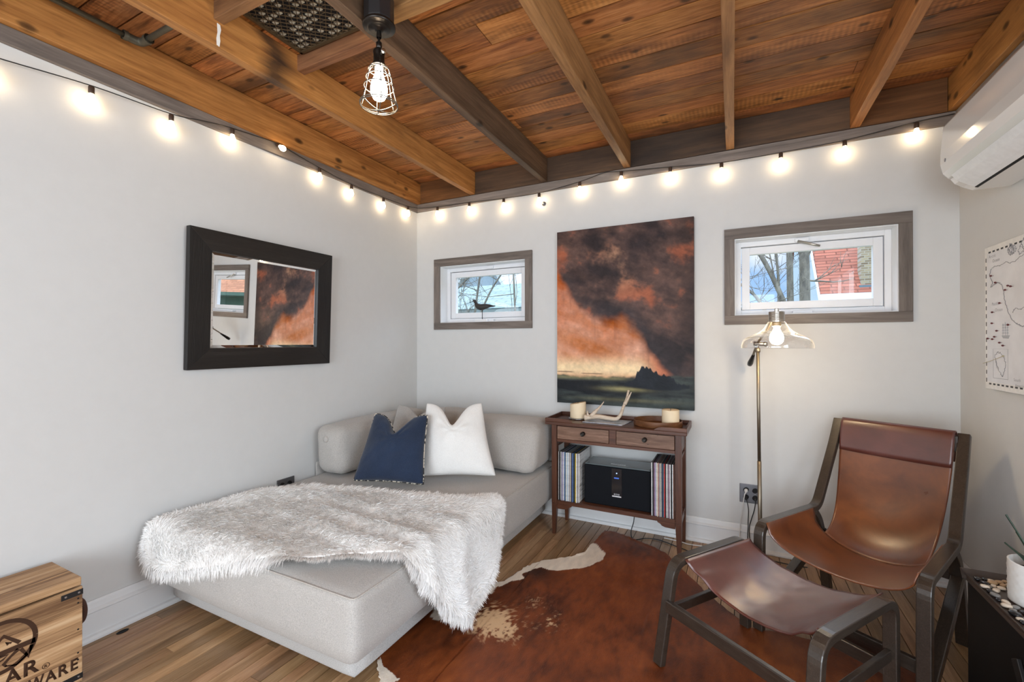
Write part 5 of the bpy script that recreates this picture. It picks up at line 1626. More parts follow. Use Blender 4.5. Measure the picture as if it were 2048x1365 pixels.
# ------------------------------------------------------------- outlets, cords
OUT = thing('outlet_plate', (.087, YB, .335), 'pewter double outlet plate with cords plugged in behind the floor lamp', 'outlet')
MB().box(.030, .146, YB - .006, YB - .0005, .279, .392).build('plate', M['pewter'], OUT, bevel=.003)
for x in (.064, .112):
    b = MB()
    for z in (.357, .314):
        b.lathe([(0, 0), (.0155, 0), (.0165, .0012), (.0155, .0025), (0, .0025)], (x, YB - .006, z), 20, (0, -1, 0), sx=1, sy=.86)
    b.build('receptacle', M['blackmat'], OUT)
    MB().lathe([(0, 0), (.003, 0), (.0025, .0012), (0, .0014)], (x, YB - .0061, .3355), 10, (0, -1, 0)).build('screw', M['steel'], OUT)
O2 = thing('outlet_plate', (XL, 1.78, .37), 'pewter outlet plate on the mirror wall, half hidden by the fur throw', 'outlet')
MB().box(XL + .0005, XL + .006, 1.722, 1.838, .312, .428).build('plate', M['pewter'], O2, bevel=.003)
for y in (1.756, 1.804):
    b = MB()
    for z in (.392, .349):
        b.lathe([(0, 0), (.0155, 0), (.0165, .0012), (.0155, .0025), (0, .0025)], (XL + .006, y, z), 20, (1, 0, 0), sx=.86, sy=1)
    b.build('receptacle', M['blackmat'], O2)
def cord(pts, r, mat, label, plug=None):
    p = [Vector(a) for a in pts]
    b = MB().tube(spline(p, 8), r, 8)
    if plug is not None:
        b.lathe([(0, .001), (.010, .001), (.011, .010), (.007, .022), (.004, .026), (0, .026)], plug, 14, (0, -1, -.25))
    o = b.build('power_cord', mat, None, smooth=True, origin=pts[0])
    tag(o, label, 'cord')
    return o
cord([(.064, YB - .034, .354), (.056, YB - .052, .340), (.048, YB - .050, .29), (.036, YB - .040, .20), (.030, YB - .036, .12), (.022, YB - .050, .03), (-.03, YB - .080, .005), (-.16, YB - .09, .005), (-.25, YB - .10, .005), (-.30, 2.935, .005), (-.40, 2.945, .005)],
     .0028, M['whitecord'], 'white power cord hanging from the outlet and trailing along the floor', (.064, YB - .010, .357))
cord([(.112, YB - .030, .309), (.112, YB - .042, .295), (.106, YB - .036, .25), (.090, YB - .035, .19), (.080, YB - .036, .14), (.085, YB - .040, .06), (.11, YB - .06, .012), (.15, YB - .10, .005), (.30, YB - .12, .005), (.36, YB - .11, .005)],
     .0028, M['rubber'], 'black power cord plugged into the outlet nearest the lamp pole', (.112, YB - .010, .314))
cord([(.064, YB - .0300, .309), (.070, YB - .044, .292), (.076, YB - .044, .25), (.074, YB - .046, .19), (.072, YB - .056, .13), (.06, YB - .070, .05), (-.02, YB - .13, .006), (-.15, YB - .16, .005), (-.22, YB - .20, .005), (-.30, YB - .17, .005), (-.38, 2.885, .005), (-.44, 2.90, .005), (-.50, 2.885, .005), (-.565, 2.835, .006), (-.59, 2.88, .03), (-.575, 2.895, .10), (-.57, 2.90, .1995)],
     .0028, M['rubber'], 'black power cord running along the floor under the console table to the speaker', (.064, YB - .010, .314))

# ---------------------------------------------------------------- wooden crate
cx0, cx1, cy0, cy1, chh = XL + .034, -2.133, .02, .752, .388
CR = thing('wooden_crate', ((cx0 + cx1) / 2, (cy0 + cy1) / 2, 0), 'lidded acacia wood crate with burnt lettering and black corner straps', 'crate')
b = MB(); hh = [.006, .098, .190, .275, .352]
for i in range(4):
    b.box(cx1 - .014, cx1, cy0, cy1, hh[i] + .0004, hh[i + 1] - .0004)
b.build('front_boards', M['crate'], CR, bevel=.001)
b = MB()
for i in range(4):
    b.box(cx0, cx0 + .014, cy0, cy1, hh[i] + .0004, hh[i + 1] - .0004)
b.build('back_boards', M['crate'], CR, bevel=.001)
for y0, y1 in ((cy0, cy0 + .014), (cy1 - .014, cy1)):
    b = MB()
    for i in range(4):
        b.box(cx0 + .0142, cx1 - .0142, y0, y1, hh[i] + .0004, hh[i + 1] - .0004)
    b.build('end_boards', M['cratex'], CR, bevel=.001)
MB().box(cx0 + .0145, cx1 - .0145, cy0 + .0145, cy1 - .0145, .007, .018).build('bottom_board', M['crate'], CR)
b = MB()
for i in range(3):
    w_ = (cx1 - cx0 + .004) / 3
    b.box(cx0 + w_ * i + .0003, cx0 + w_ * (i + 1) - .0003, cy0 - .003, cy1 - .004, .359, chh)
b.build('lid', M['crate'], CR, bevel=.003)
for yy, dy in ((cy1, -1), (cy0, 1)):
    for zz in (.333, .028):
        st = MB().box(cx1 - .05, cx1 + .0015, min(yy, yy + dy * -.0015), max(yy, yy + dy * -.0015), zz - .010, zz + .010).box(cx1 + .0001, cx1 + .0017, min(yy, yy + dy * .058), max(yy, yy + dy * .058), zz - .010, zz + .010)
        sp = st.build('corner_strap', M['black'], CR, bevel=.0005)
        s_ = MB()
        for q_ in (.010, .046):
            s_.lathe([(0, 0), (.0035, 0), (.003, .0012), (0, .0015)], (cx1 + .0017, yy + dy * q_, zz), 12, (1, 0, 0))
        s_.build('screw', M['steel'], sp)
nl = MB()
for zz in (.312, .296, .20, .115, .09):
    nl.lathe([(0, 0), (.003, 0), (.003, .0006), (0, .0006)], (cx1 + .0002, cy1 - .012, zz), 10, (1, 0, 0))
nl.build('nail', M['blackmat'], CR)
rope = spline([(cx1 - .06, cy1 + .004, .290), (cx1 - .045, cy1 + .017, .272), (cx1 - .040, cy1 + .021, .235), (cx1 - .050, cy1 + .016, .200), (cx1 - .07, cy1 + .004, .190)], 6)
MB().tube(rope, .008, 10).build('rope_handle', plain('dark_rope', (.07, .03, .018), .9, bumpy=1.0, bscale=300), CR, smooth=True)
def burn(s_, size, y, z, name='burnt_lettering', sp=1.0, bold=0.0, shear=0.0):
    me = text_mesh(s_, size, name, sp)
    if bold:
        pass
    if shear:
        for v in me.vertices: v.co.x += shear * v.co.y
    me.transform(frame_matrix((cx1 + .0004, y, z), (0, 1, 0), (0, 0, 1)))
    return link_mesh(name, me, M['burn'], CR)
def stroke(b, pts, w):
    """flat burnt stroke on the crate face, pts are (y, z)"""
    P = [Vector((a, c)) for a, c in pts]
    vs = []; fs = []
    for i, p in enumerate(P):
        d__ = (P[min(i + 1, len(P) - 1)] - P[max(i - 1, 0)]).normalized(); n__ = Vector((-d__.y, d__.x))
        ww = w[i] if isinstance(w, (list, tuple)) else w
        vs += [(cx1 + .0004, *(p + n__ * ww)), (cx1 + .0004, *(p - n__ * ww))]
    for i in range(len(P) - 1):
        fs.append((2 * i, 2 * i + 1, 2 * i + 3, 2 * i + 2))
    b.add(vs, fs)

# little fittings
o = MB().lathe([(0, 0), (.020, 0), (.022, .0012), (.018, .0025), (.014, .0008), (0, .0008)], (0, 0, 0), 24, sx=.62, sy=1.0).build('cable_grommet', M['blackmat'], None, local=True, smooth=True)
o.location = (-2.350, .960, .0003); tag(o, 'small black oval cable hole in the floorboards beside the mirror wall baseboard', 'cable hole')
o = MB().lathe([(0, 0), (.016, 0), (.016, .004), (.012, .012), (.006, .017), (0, .018)], (0, 0, 0), 24, (0, -1, 0)).build('wall_sensor', M['pewter'], None, local=True, smooth=True)
o.location = (-1.246, YB - .0005, 2.264); tag(o, 'small round grey wall sensor under the string lights by the painting', 'sensor')
# emblem and lettering burnt into the crate
b = MB(); ey, ez, er = .550, .247, .080
stroke(b, [(ey + er * math.cos(a), ez + er * math.sin(a)) for a in np.linspace(0, 2 * PI, 49)], .0065)
stroke(b, [(ey - er, ez - .018), (ey + er, ez - .018)], .0085)
stroke(b, [(ey + .043, ez - .006), (ey + .006, ez + .036), (ey - .030, ez - .006)], .0055)
stroke(b, [(ey + .024, ez + .004), (ey + .010, ez + .012), (ey + .016, ez + .002)], .0030)
stroke(b, [(ey + .045, ez - .028), (ey + .064, ez - .066), (ey + .071, ez - .030)], .0050)
stroke(b, [(ey + .040, ez - .026), (ey + .022, ez - .040), (ey + .006, ez - .056), (ey + .012, ez - .066)], [.006, .004, .005, .003])
stroke(b, [(ey - .002, ez - .028), (ey + .016, ez - .030), (ey + .004, ez - .040), (ey - .02, ez - .046)], [.004, .003, .003, .002])
stroke(b, [(ey + .010, ez - .064), (ey + .035, ez - .075), (ey + .062, ez - .055)], .0025)
stroke(b, [(ey - .045, ez - .028), (ey - .064, ez - .066), (ey - .071, ez - .030)], .0050)
b.build('burnt_emblem', M['burn'], CR)
def letter(s_, y0, y1, z0, z1, sh=0.0):
    me = text_mesh(s_, 1.0, 'burnt_letter', bold=.028)
    xs = [v.co.x for v in me.vertices]; ys = [v.co.y for v in me.vertices]
    x0, x1, yy0, yy1 = min(xs), max(xs), min(ys), max(ys)
    for v in me.vertices:
        fx = (v.co.x - x0) / (x1 - x0); fy = (v.co.y - yy0) / (yy1 - yy0)
        v.co = (cx1 + .0004, y0 + (y1 - y0) * fx, z0 + (z1 - z0) * fy)
    o = link_mesh('burnt_letter', me, M['burn'], CR)
    md = o.modifiers.new('solid', 'SOLIDIFY'); md.thickness = .0004; md.offset = 0
letter('A', .556, .597, .117, .165); letter('R', .602, .640, .117, .165)
letter('W', .612, .652, .059, .099); letter('A', .652, .684, .059, .099); letter('R', .688, .715, .059, .099); letter('E', .720, .740, .059, .099)
b = MB()
stroke(b, [(.656 + .009 * math.cos(a), .122 + .009 * math.sin(a)) for a in np.linspace(0, 2 * PI, 25)], .0010)
b.build('burnt_ring', M['burn'], CR)
letter('R', .652, .660, .117, .127)

# -------------------------------------------------------- folding tray table
tx0_, tx1_, ty0_, ty1_, tzz = .660, .985, 1.30, 1.955, .490
SD = thing('tray_table', ((tx0_ + tx1_) / 2, 1.63, 0), 'dark folding tray table with polished pebbles on top, beside the lounge chair', 'table')
b = MB()
b.box(tx0_ + .01, tx1_ - .01, ty0_ + .01, ty1_ - .01, tzz - .018, tzz)
b.build('tray_bed', M['trayblack'], SD, bevel=.002)
b = MB(); f_ = .016; hgt = .016
def flange(p0, p1, inn):
    (xa, ya_), (xb, yb_) = p0, p1
    ix, iy = inn
    vs = [(xa, ya_, tzz + hgt), (xb, yb_, tzz + hgt), (xb + ix, yb_ + iy, tzz), (xa + ix, ya_ + iy, tzz),
          (xa, ya_, tzz + hgt - .004), (xb, yb_, tzz + hgt - .004), (xb + ix * .9, yb_ + iy * .9, tzz - .012), (xa + ix * .9, ya_ + iy * .9, tzz - .012)]
    b.add(vs, [(0, 1, 2, 3), (7, 6, 5, 4), (0, 4, 5, 1), (1, 5, 6, 2), (2, 6, 7, 3), (3, 7, 4, 0)])
flange((tx0_, ty0_), (tx0_, ty1_), (f_, 0)); flange((tx1_, ty0_), (tx1_, ty1_), (-f_, 0))
flange((tx0_, ty1_), (tx1_, ty1_), (0, -f_)); flange((tx0_, ty0_), (tx1_, ty0_), (0, f_))
b.build('tray_rim', M['trayblack'], SD)
dk = plain('black_lacquer', (.0045, .0042, .0042), .5, spec=.3)
MB().box(tx0_ + .014, tx0_ + .030, ty0_ + .02, ty1_ - .012, 0, tzz - .0185).build('side_panel', dk, SD, bevel=.002)
MB().box(tx1_ - .030, tx1_ - .014, ty0_ + .02, ty1_ - .012, 0, tzz - .0185).build('side_panel', dk, SD, bevel=.002)
MB().box(tx0_ + .0305, tx1_ - .0305, ty1_ - .040, ty1_ - .024, .0, tzz - .0185).build('rear_panel', dk, SD, bevel=.002)
br_ = plain('black_lacquer_brace', (.010, .0095, .0095), .4)
MB().ribbon([(tx0_ + .0085, ty1_ - .30, .40), (tx0_ + .0085, ty1_ - .545, .03)], (1, 0, 0), .005, .016).build('leg_brace', br_, SD, bevel=.002)
MB().ribbon([(tx0_ + .0085, ty1_ - .40, .180), (tx0_ + .0085, ty1_ - .10, .085)], (1, 0, 0), .003, .010).build('leg_brace', br_, SD, bevel=.002)

# planter
pxx, pyy, pz = .778, 1.80, tzz + .0006
PLT = thing('potted_agave', (pxx, pyy, pz), 'dark leaved succulent in a dimpled white ceramic pot on the tray table', 'plant')
n_ = 72; rows_ = 30; ph = .118; rad_ = .064
prof = [(0, 0), (rad_ * .96, 0)]
P_ = []
for j in range(rows_ + 1):
    z = .003 + (ph - .003) * j / rows_
    for i in range(n_):
        a = 2 * PI * i / n_
        st = (j % 4) / 4
        dm = .0016 * max(0, math.cos(18 * a + (PI if (j // 3) % 2 else 0))) * max(0, math.sin(PI * ((j % 3) + .5) / 3)) * (1 if 2 < j < rows_ - 2 else 0)
        r__ = rad_ * (.985 + .02 * j / rows_) + dm
        P_.append((pxx + r__ * math.cos(a), pyy + r__ * math.sin(a), pz + z))
fs = []
for j in range(rows_):
    for i in range(n_):
        i2 = (i + 1) % n_
        fs.append((j * n_ + i, j * n_ + i2, (j + 1) * n_ + i2, (j + 1) * n_ + i))
fs.append(tuple(range(n_ - 1, -1, -1)))
b = MB().add(P_, fs)
rt = rad_ * 1.005
b.lathe([(rt, ph), (rt - .002, ph + .0015), (rt - .005, ph), (rt - .007, ph - .03), (0, ph - .031)], (pxx, pyy, pz), n_)
b.build('pot', M['terracottapot'], PLT, smooth=True)
MB().lathe([(0, ph - .022), (.040, ph - .024), (rt - .0075, ph - .028)], (pxx, pyy, pz), 32).build('soil', M['soil'], PLT)
rr = random.Random(44)
for k_, (dx, dy, h_, w_) in enumerate([(-.062, .020, .155, .010), (-.030, .048, .10, .014), (.010, -.04, .16, .014), (.05, .02, .15, .014), (-.02, -.03, .12, .013), (.03, .05, .13, .013), (-.050, .060, .060, .018)]):
    pts = spline([(pxx + dx * .15, pyy + dy * .15, pz + ph - .026), (pxx + dx * .45, pyy + dy * .45, pz + ph - .03 + h_ * .5), (pxx + dx, pyy + dy, pz + ph - .03 + h_)], 6)
    sd = Vector((-dy, dx, 0)).normalized(); vs = []; fs = []
    m_ = len(pts)
    for i, p in enumerate(pts):
        q_ = i / (m_ - 1); ww = w_ * (1 - q_) ** .7 * (.7 + .5 * math.sin(PI * min(1, q_ * 1.5))) + .0004
        nrm = sd.cross((pts[min(i + 1, m_ - 1)] - pts[max(i - 1, 0)]).normalized())
        vs += [p - sd * ww - nrm * ww * .3, p - nrm * .002, p + sd * ww - nrm * ww * .3, p + nrm * .0025]
    for i in range(m_ - 1):
        for j in range(4):
            j2 = (j + 1) % 4
            fs.append((i * 4 + j, i * 4 + j2, i * 4 + 4 + j2, i * 4 + 4 + j))
    MB().add(vs, fs).build('leaf', M['agave'], PLT, smooth=True)

# pebbles
proto = {}
def pebble_mesh(seed):
    me = rbox_mesh('pebble', (1, .72, .46), .46, 6)
    co_ = np.empty(len(me.vertices) * 3, np.float32); me.vertices.foreach_get('co', co_); co_ = co_.reshape(-1, 3)
    L2 = np.sqrt((co_[:, 0] / 1.0) ** 2 + (co_[:, 1] / .72) ** 2 + (co_[:, 2] / .46) ** 2)[:, None]
    co_ = co_ * (.35 + .65 / np.maximum(L2, .2))
    n__ = fbm(co_[:, 0] * 1.1 + seed * 7, co_[:, 1] * 1.1 + co_[:, 2], seed) - .5
    co_ *= (1 + .35 * n__)[:, None]
    me.vertices.foreach_set('co', co_.ravel().astype(np.float32)); me.update()
    return me
kinds = [('cream', M['stonecream'], 0), ('grey', M['stonegrey'], 1), ('black', M['stoneblack'], 2), ('tan', M['stonetan'], 3)]
for nm, mt_, sd in kinds:
    o = link_mesh('pebble', pebble_mesh(sd + 3), mt_, None, local=True, smooth=True)
    proto[nm] = o
spots_ = []
rr = random.Random(8)
used = dict.fromkeys(proto, False)
seq = ['cream', 'cream', 'cream', 'black', 'grey', 'cream', 'tan', 'cream', 'black', 'cream', 'grey']
cnt = 0
tries = 0
while cnt < 100 and tries < 30000:
    tries += 1
    x = rr.uniform(tx0_ + .023, .84); y = rr.uniform(1.53, ty1_ - .026)
    if math.hypot(x - pxx, y - pyy) < rad_ + .022: continue
    # they lie in a loose drift round the pot, leaving the rim strip bare
    if (x - .66) > .20 * (y - 1.35) + .03 and rr.random() < .6: continue
    s_ = rr.uniform(.0080, .0140)
    if any(math.hypot(x - a, y - c) < (s_ + d__) * .84 for a, c, d__ in spots_): continue
    spots_.append((x, y, s_))
    nm = seq[cnt % len(seq)] if rr.random() < .8 else rr.choice(list(proto))
    if not used[nm]:
        o = proto[nm]; used[nm] = True
    else:
        o = proto[nm].copy(); COL.objects.link(o)
    o.location = (x, y, tzz + s_ * .46 * 1.0 + .0006); o.scale = (s_, s_, s_)
    o.rotation_euler = (rr.uniform(-.06, .06), rr.uniform(-.06, .06), rr.uniform(0, PI))
    tag(o, '%s polished pebble among the stones scattered on the dark tray table' % nm, 'pebble', '%s pebbles on the tray table' % nm)
    cnt += 1
# ---------------------------------------------------------------- outside
GZ = -.45
tag(MB().box(-40, 50, YB + .3, 70, GZ - .2, GZ).build('ground', plain('winter_lawn', (.13, .14, .08), .9, var=.4, bscale=8)), kind='structure')
def shingle(name, c, sc=1.0):
    t = NT(name); b = t.bsdf(c, .85, 0, .2)
    mp = t.coords()
    br = t.n('ShaderNodeTexBrick'); br.inputs['Scale'].default_value = sc
    br.inputs['Color1'].default_value = (*[x * .80 for x in c], 1); br.inputs['Color2'].default_value = (*[min(1, x * 1.2) for x in c], 1)
    br.inputs['Mortar'].default_value = (*[x * .50 for x in c], 1)
    br.inputs['Brick Width'].default_value = .45; br.inputs['Row Height'].default_value = .105; br.inputs['Mortar Size'].default_value = .014
    t.l(mp.outputs[0], br.inputs['Vector']); t.l(br.outputs['Color'], b.inputs['Base Color'])
    mp.inputs['Rotation'].default_value = (0, 0, 0)
    return t.m, mp
def gable(name, x0, x1, y0, y1, ze, zr, wall, roofm, label, over=.35, overx=.03, fascia=None, posts=False):
    r = thing(name, ((x0 + x1) / 2, (y0 + y1) / 2, GZ), label, 'house')
    ym = (y0 + y1) / 2
    MB().prism([(y0 + over, GZ), (y1 - over, GZ), (y1 - over, ze), (ym, zr - .12), (y0 + over, ze)], 'X', x0 + overx, x1 - overx).build('house_wall', wall, r)
    for (ya, yb_) in ((y0, ym), (y1, ym)):
        # each slope its own slab so the courses follow it
        dz = zr - ze; dy = abs(ym - ya); Ls = math.hypot(dy, dz); ang = math.atan2(dz, dy)
        m_ = MB().box(0, x1 - x0, 0, Ls, 0, .07)
        o = m_.build('roof_slope', roofm, r, local=True)
        if ya == y0:
            o.location = Vector((x0, y0, ze)) - r.location; o.rotation_euler = (ang, 0, 0)
        else:
            o.location = Vector((x1, y1, ze)) - r.location; o.rotation_euler = (ang, 0, PI)
    f_ = fascia or M['vinyl']
    MB().box(x0, x1, y0 - .10, y0 + .0, ze - .10, ze + .04).build('gutter', f_, r)
    MB().box(x0 + .02, x1 - .02, y0 + .005, y0 + over, ze - .14, ze - .10).build('soffit', f_, r)
    # rake boards along both gable edges
    for xx_ in (x0 - .03, x1):
        MB().prism([(y0 - .02, ze - .14), (y0 - .02, ze + .02), (ym, zr + .03), (ym, zr - .15)], 'X', xx_, xx_ + .03).build('rake_board', f_, r)
    if posts:
        b = MB()
        for k_ in range(5):
            MB().box(x0 + .9 + k_ * 1.5, x0 + 1.0 + k_ * 1.5, y0 + .1, y0 + .2, GZ, ze - .141).build('porch_post', f_, r)
    return r
red, _ = shingle('red_shingles', (.33, .115, .075)); grn, _ = shingle('weathered_green_shingles', (.20, .255, .245), .8)
org, _ = shingle('orange_shingles', (.40, .17, .09))
sid = plain('pale_siding', (.34, .40, .44), .8)
h1 = gable('red_roof_house', 1.74, 9.5, 12.0, 19.0, 2.28, 6.1, sid, red, 'house with a red shingle roof and brick chimney behind the bare tree', posts=True)
# chimney
def brickmat():
    t = NT('buff_brick'); b = t.bsdf((.45, .36, .22), .9)
    mp = t.coords(); mp.inputs['Rotation'].default_value = (PI / 2, 0, 0)
    br = t.n('ShaderNodeTexBrick'); br.inputs['Scale'].default_value = 1
    br.inputs['Color1'].default_value = (.34, .27, .16, 1); br.inputs['Color2'].default_value = (.17, .12, .07, 1); br.inputs['Mortar'].default_value = (.34, .31, .25, 1)
    br.inputs['Brick Width'].default_value = .13; br.inputs['Row Height'].default_value = .05; br.inputs['Mortar Size'].default_value = .006
    t.l(mp.outputs[0], br.inputs['Vector']); t.l(br.outputs['Color'], b.inputs['Base Color'])
    return t.m
c_ = MB().box(2.50, 3.25, 12.12, 12.42, 2.42, 7.2).build('chimney', brickmat(), h1)
MB().box(2.46, 3.29, 12.06, 12.119, 2.36, 2.50).build('chimney_flashing', plain('lead_flashing', (.10, .15, .17), .6), c_)
grwall = plain('green_siding', (.055, .12, .085), .8)
gable('orange_roof_house', 9.9, 24.0, 11.2, 17.5, 2.20, 6.0, grwall, org, 'green sided house with an orange roof, seen only in the mirror', over=.5, fascia=plain('green_trim', (.05, .10, .07), .7))
gable('garage', -11.5, -2.55, 7.0, 13.0, 1.80, 2.66, plain('grey_siding', (.25, .27, .24), .8), grn, 'low garage with a weathered pale green shingle roof', over=.3, fascia=plain('green_grey_fascia', (.16, .20, .19), .7))
def gable_front(x0, x1, y0, y1, ze, zr, label):
    r = thing('white_house', ((x0 + x1) / 2, (y0 + y1) / 2, GZ), label, 'house')
    xm = (x0 + x1) / 2
    MB().prism([(x0 + .2, GZ), (x1 - .2, GZ), (x1 - .2, ze), (xm, zr - .1), (x0 + .2, ze)], 'Y', y0, y1).build('house_wall', plain('grey_gable_wall', (.24, .30, .34), .8), r)
    for s in (-1, 1):
        a = (x0 if s < 0 else x1)
        MB().prism([(a, ze - .12), (a, ze + .12), (xm, zr + .16), (xm, zr - .16)], 'Y', y0 - .3, y1 + .3).build('roof_slope', plain('white_gable_roof', (.50, .53, .55), .7), r)
    return r
gable_front(-13.2, -9.2, 19.0, 27.0, 3.0, 6.2, 'white gabled house far beyond the garage roof')
gable_front(-3.2, 1.1, 24.0, 30.0, 2.2, 4.6, 'pale house far beyond the bare tree')

bark = NT('bark'); bb = bark.bsdf((.2, .17, .13), .9)
mp = bark.coords((1, 1, .35)); nz = bark.noise(mp.outputs[0], 9, 6, .7)
bark.l(bark.ramp(nz, [(.3, (.06, .055, .047)), (.5, (.16, .145, .115)), (.7, (.30, .27, .21))]), bb.inputs['Base Color'])
bark.bump(bb, nz, .6, .03)
BARK = bark.m
def twigs(b, p, d_, r, ln, depth, rnd, up=.15):
    pts = [p]; q = Vector(p); d_ = Vector(d_).normalized()
    n__ = 5
    for i in range(n__):
        d_ = (d_ + Vector((rnd.uniform(-.22, .22), rnd.uniform(-.22, .22), rnd.uniform(-.15, .22) + up * .3))).normalized()
        q = q + d_ * ln / n__; pts.append(q.copy())
    b.tube(pts, [max(.0022, r * (1 - .75 * i / n__)) for i in range(n__ + 1)], 6 if r > .03 else 4)
    if depth > 0:
        for k_ in range(rnd.randint(2, 4)):
            i = rnd.randint(1, n__)
            a = Vector((rnd.uniform(-1, 1), rnd.uniform(-.3, .3), rnd.uniform(-.2, .9))).normalized()
            twigs(b, pts[i], (d_ + a * 1.1), r * .55, ln * .62, depth - 1, rnd, up)
def tree(name, stems, label, seed, extra=()):
    rnd = random.Random(seed)
    root = thing(name, (stems[0][0][0][0], stems[0][0][0][1], GZ), label, 'tree')
    b = MB(); tw = MB()
    for pts, r0, r1 in stems:
        P = spline(pts, 6); m_ = len(P)
        b.tube(P, [r0 + (r1 - r0) * i / (m_ - 1) for i in range(m_)], 12 if r0 > .05 else 7)
        for k_ in range(int(4 + 5 * (r0 < .05))):
            i = rnd.randint(m_ // 3, m_ - 1)
            a = Vector((rnd.uniform(-1, 1), rnd.uniform(-.6, .6), rnd.uniform(-.3, .9)))
            a.y *= .3
            twigs(tw, P[i], a, max(.006, r1 * .30), rnd.uniform(.5, 1.1), 2, rnd)
    b.build('trunk', BARK, root, smooth=True)
    tw.build('branches', BARK, root, smooth=True)
    return root
tree('bare_tree', [([(1.10, 9.0, GZ), (1.09, 9.0, 1.2), (1.08, 9.0, 2.75), (1.02, 9.0, 3.3), (.99, 9.0, 5.5)], .092, .06),
                   ([(1.08, 9.0, 2.70), (1.20, 9.0, 3.05), (1.27, 9.0, 3.5), (1.38, 9.0, 5.5)], .065, .045),
                   ([(.88, 8.95, GZ), (.875, 8.95, 1.5), (.865, 8.95, 2.6), (.85, 8.95, 3.4), (.85, 8.95, 5.5)], .056, .042),
                   ([(.86, 8.9, 1.70), (.74, 8.88, 2.02), (.56, 8.86, 2.48), (.38, 8.84, 2.84), (.24, 8.82, 2.97), (-.1, 8.8, 3.02), (-.6, 8.7, 3.3)], .044, .030),
                   ([(.72, 8.8, 1.3), (.52, 8.8, 1.72), (.40, 8.8, 1.96), (.26, 8.8, 2.14), (-.1, 8.8, 2.45)], .034, .022),
                   ([(.70, 8.9, 1.6), (.69, 8.9, 2.4), (.62, 8.9, 3.2), (.60, 8.9, 4.6)], .026, .014),
                   ([(.66, 8.9, 2.2), (.58, 8.9, 2.7), (.48, 8.9, 3.3), (.45, 8.9, 4.6)], .012, .007)],
     'tall bare multi stemmed tree in front of the red roofed house', 3)
tree('bare_shrub', [([(-3.05, 4.9, GZ), (-3.05, 4.9, .6), (-3.0, 4.9, 1.5), (-2.88, 4.9, 2.3), (-2.83, 4.9, 3.0)], .022, .010),
                    ([(-3.03, 4.9, .9), (-2.95, 4.9, 1.45), (-2.75, 4.9, 1.9), (-2.45, 4.9, 2.25), (-2.2, 4.9, 2.4)], .018, .006),
                    ([(-2.42, 4.9, GZ), (-2.40, 4.9, .9), (-2.41, 4.9, 1.7), (-2.46, 4.9, 2.6)], .018, .010),
                    ([(-3.3, 4.9, .8), (-3.45, 4.9, 1.4), (-3.75, 4.9, 2.0)], .010, .005)],
     'leggy bare shrub standing in front of the garage roof', 29)
tree('bare_tree', [([(-4.9, 6.1, GZ), (-4.7, 6.1, 1.2), (-4.35, 6.1, 2.1), (-3.85, 6.1, 2.75)], .04, .016), ([(-4.7, 6.1, 1.5), (-4.2, 6.1, 2.0), (-3.7, 6.1, 2.4)], .025, .010)],
     'bare branching tree at the end of the garage', 41)

# ------------------------------------------------------------------ sky, light
w = bpy.data.worlds.new('sky'); SC.world = w; w.use_nodes = True
nt = w.node_tree; nt.nodes.clear()
wo = nt.nodes.new('ShaderNodeOutputWorld'); bg = nt.nodes.new('ShaderNodeBackground')
tc = nt.nodes.new('ShaderNodeTexCoord'); mp = nt.nodes.new('ShaderNodeMapping'); nz = nt.nodes.new('ShaderNodeTexNoise'); rp_ = nt.nodes.new('ShaderNodeValToRGB')
mp.inputs['Scale'].default_value = (1, 1, 2.2)
nz.inputs['Scale'].default_value = 5.5; nz.inputs['Detail'].default_value = 6
e = rp_.color_ramp.elements
e[0].position = .40; e[0].color = (.36, .58, .95, 1); e[1].position = .62; e[1].color = (.93, .97, 1.0, 1)
nt.links.new(tc.outputs['Generated'], mp.inputs[0]); nt.links.new(mp.outputs[0], nz.inputs['Vector'])
nt.links.new(nz.outputs[0], rp_.inputs[0]); nt.links.new(rp_.outputs[0], bg.inputs[0]); nt.links.new(bg.outputs[0], wo.inputs[0])
sx = nt.nodes.new('ShaderNodeSeparateXYZ'); mr = nt.nodes.new('ShaderNodeMapRange')
nt.links.new(tc.outputs['Generated'], sx.inputs[0]); nt.links.new(sx.outputs['Z'], mr.inputs['Value'])
mr.inputs['From Min'].default_value = .22; mr.inputs['From Max'].default_value = .55
mr.inputs['To Min'].default_value = 1.25; mr.inputs['To Max'].default_value = 7.0
nt.links.new(mr.outputs[0], bg.inputs[1])

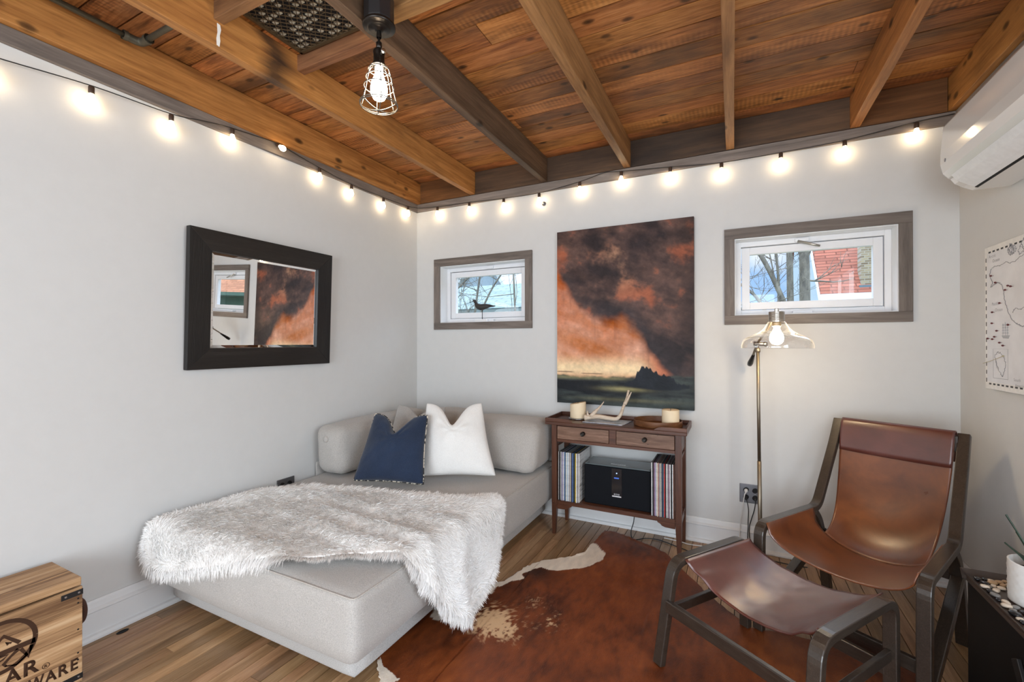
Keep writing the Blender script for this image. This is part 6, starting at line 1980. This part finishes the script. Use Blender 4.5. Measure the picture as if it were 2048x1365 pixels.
def area(name, loc, rot, sx, sy, power, col):
    ld = bpy.data.lights.new(name, 'AREA'); ld.shape = 'RECTANGLE'; ld.size = sx; ld.size_y = sy; ld.energy = power; ld.color = col
    o = bpy.data.objects.new(name, ld); COL.objects.link(o); o.location = loc; o.rotation_euler = rot
    return o
area('added_front_fill', ((FW[0] + FW[1]) / 2, YF - .13, (FW[2] + FW[3]) / 2), (PI / 2, 0, 0), FW[1] - FW[0] - .05, FW[3] - FW[2] - .05, 160, (.84, .925, 1.0))  # fill light added in an assumed window behind the camera
area('daylight_side_window', (XR + .13, (RW[0] + RW[1]) / 2, (RW[2] + RW[3]) / 2), (PI / 2, 0, PI / 2), RW[1] - RW[0] - .05, RW[3] - RW[2] - .05, 54, (.84, .925, 1.0))
sn = bpy.data.lights.new('sun', 'SUN'); sn.energy = .5; sn.angle = .03; sn.color = (1, .96, .9)
so = bpy.data.objects.new('sun', sn); COL.objects.link(so); so.rotation_euler = (math.radians(52), 0, math.radians(-28))

# --------------------------------------------------------------------- camera
f_, yaw, pitch, roll = 886.93, -.46356, 4.333e-3, -5.34e-4
cam = bpy.data.cameras.new('camera'); cam.sensor_fit = 'HORIZONTAL'; cam.sensor_width = 36; cam.lens = f_ / 2048 * 36
cam.clip_start = .02; cam.clip_end = 300
co = bpy.data.objects.new('camera', cam); COL.objects.link(co)
fwd = Vector((math.sin(yaw) * math.cos(pitch), math.cos(yaw) * math.cos(pitch), math.sin(pitch)))
ri = Vector((math.cos(yaw), -math.sin(yaw), 0)); up = ri.cross(fwd)
c, s = math.cos(roll), math.sin(roll)
ri, up = ri * c + up * s, -ri * s + up * c
Mx = Matrix((ri, up, -fwd)).transposed().to_4x4(); Mx.translation = (0, 0, 1.24)
co.matrix_world = Mx
SC.camera = co
vs_ = SC.view_settings
vs_.view_transform = 'Standard'; vs_.look = 'None'; vs_.gamma = 1; vs_.use_curve_mapping = False
vs_.exposure = -.12
SC.cycles.use_adaptive_sampling = True; SC.cycles.adaptive_threshold = .015
SC.cycles.max_bounces = 8; SC.cycles.diffuse_bounces = 4; SC.cycles.glossy_bounces = 4; SC.cycles.transmission_bounces = 6; SC.cycles.transparent_max_bounces = 12
SC.cycles.sample_clamp_indirect = 6.0
SC.cycles.use_denoising = True
SC.cycles.use_light_tree = True
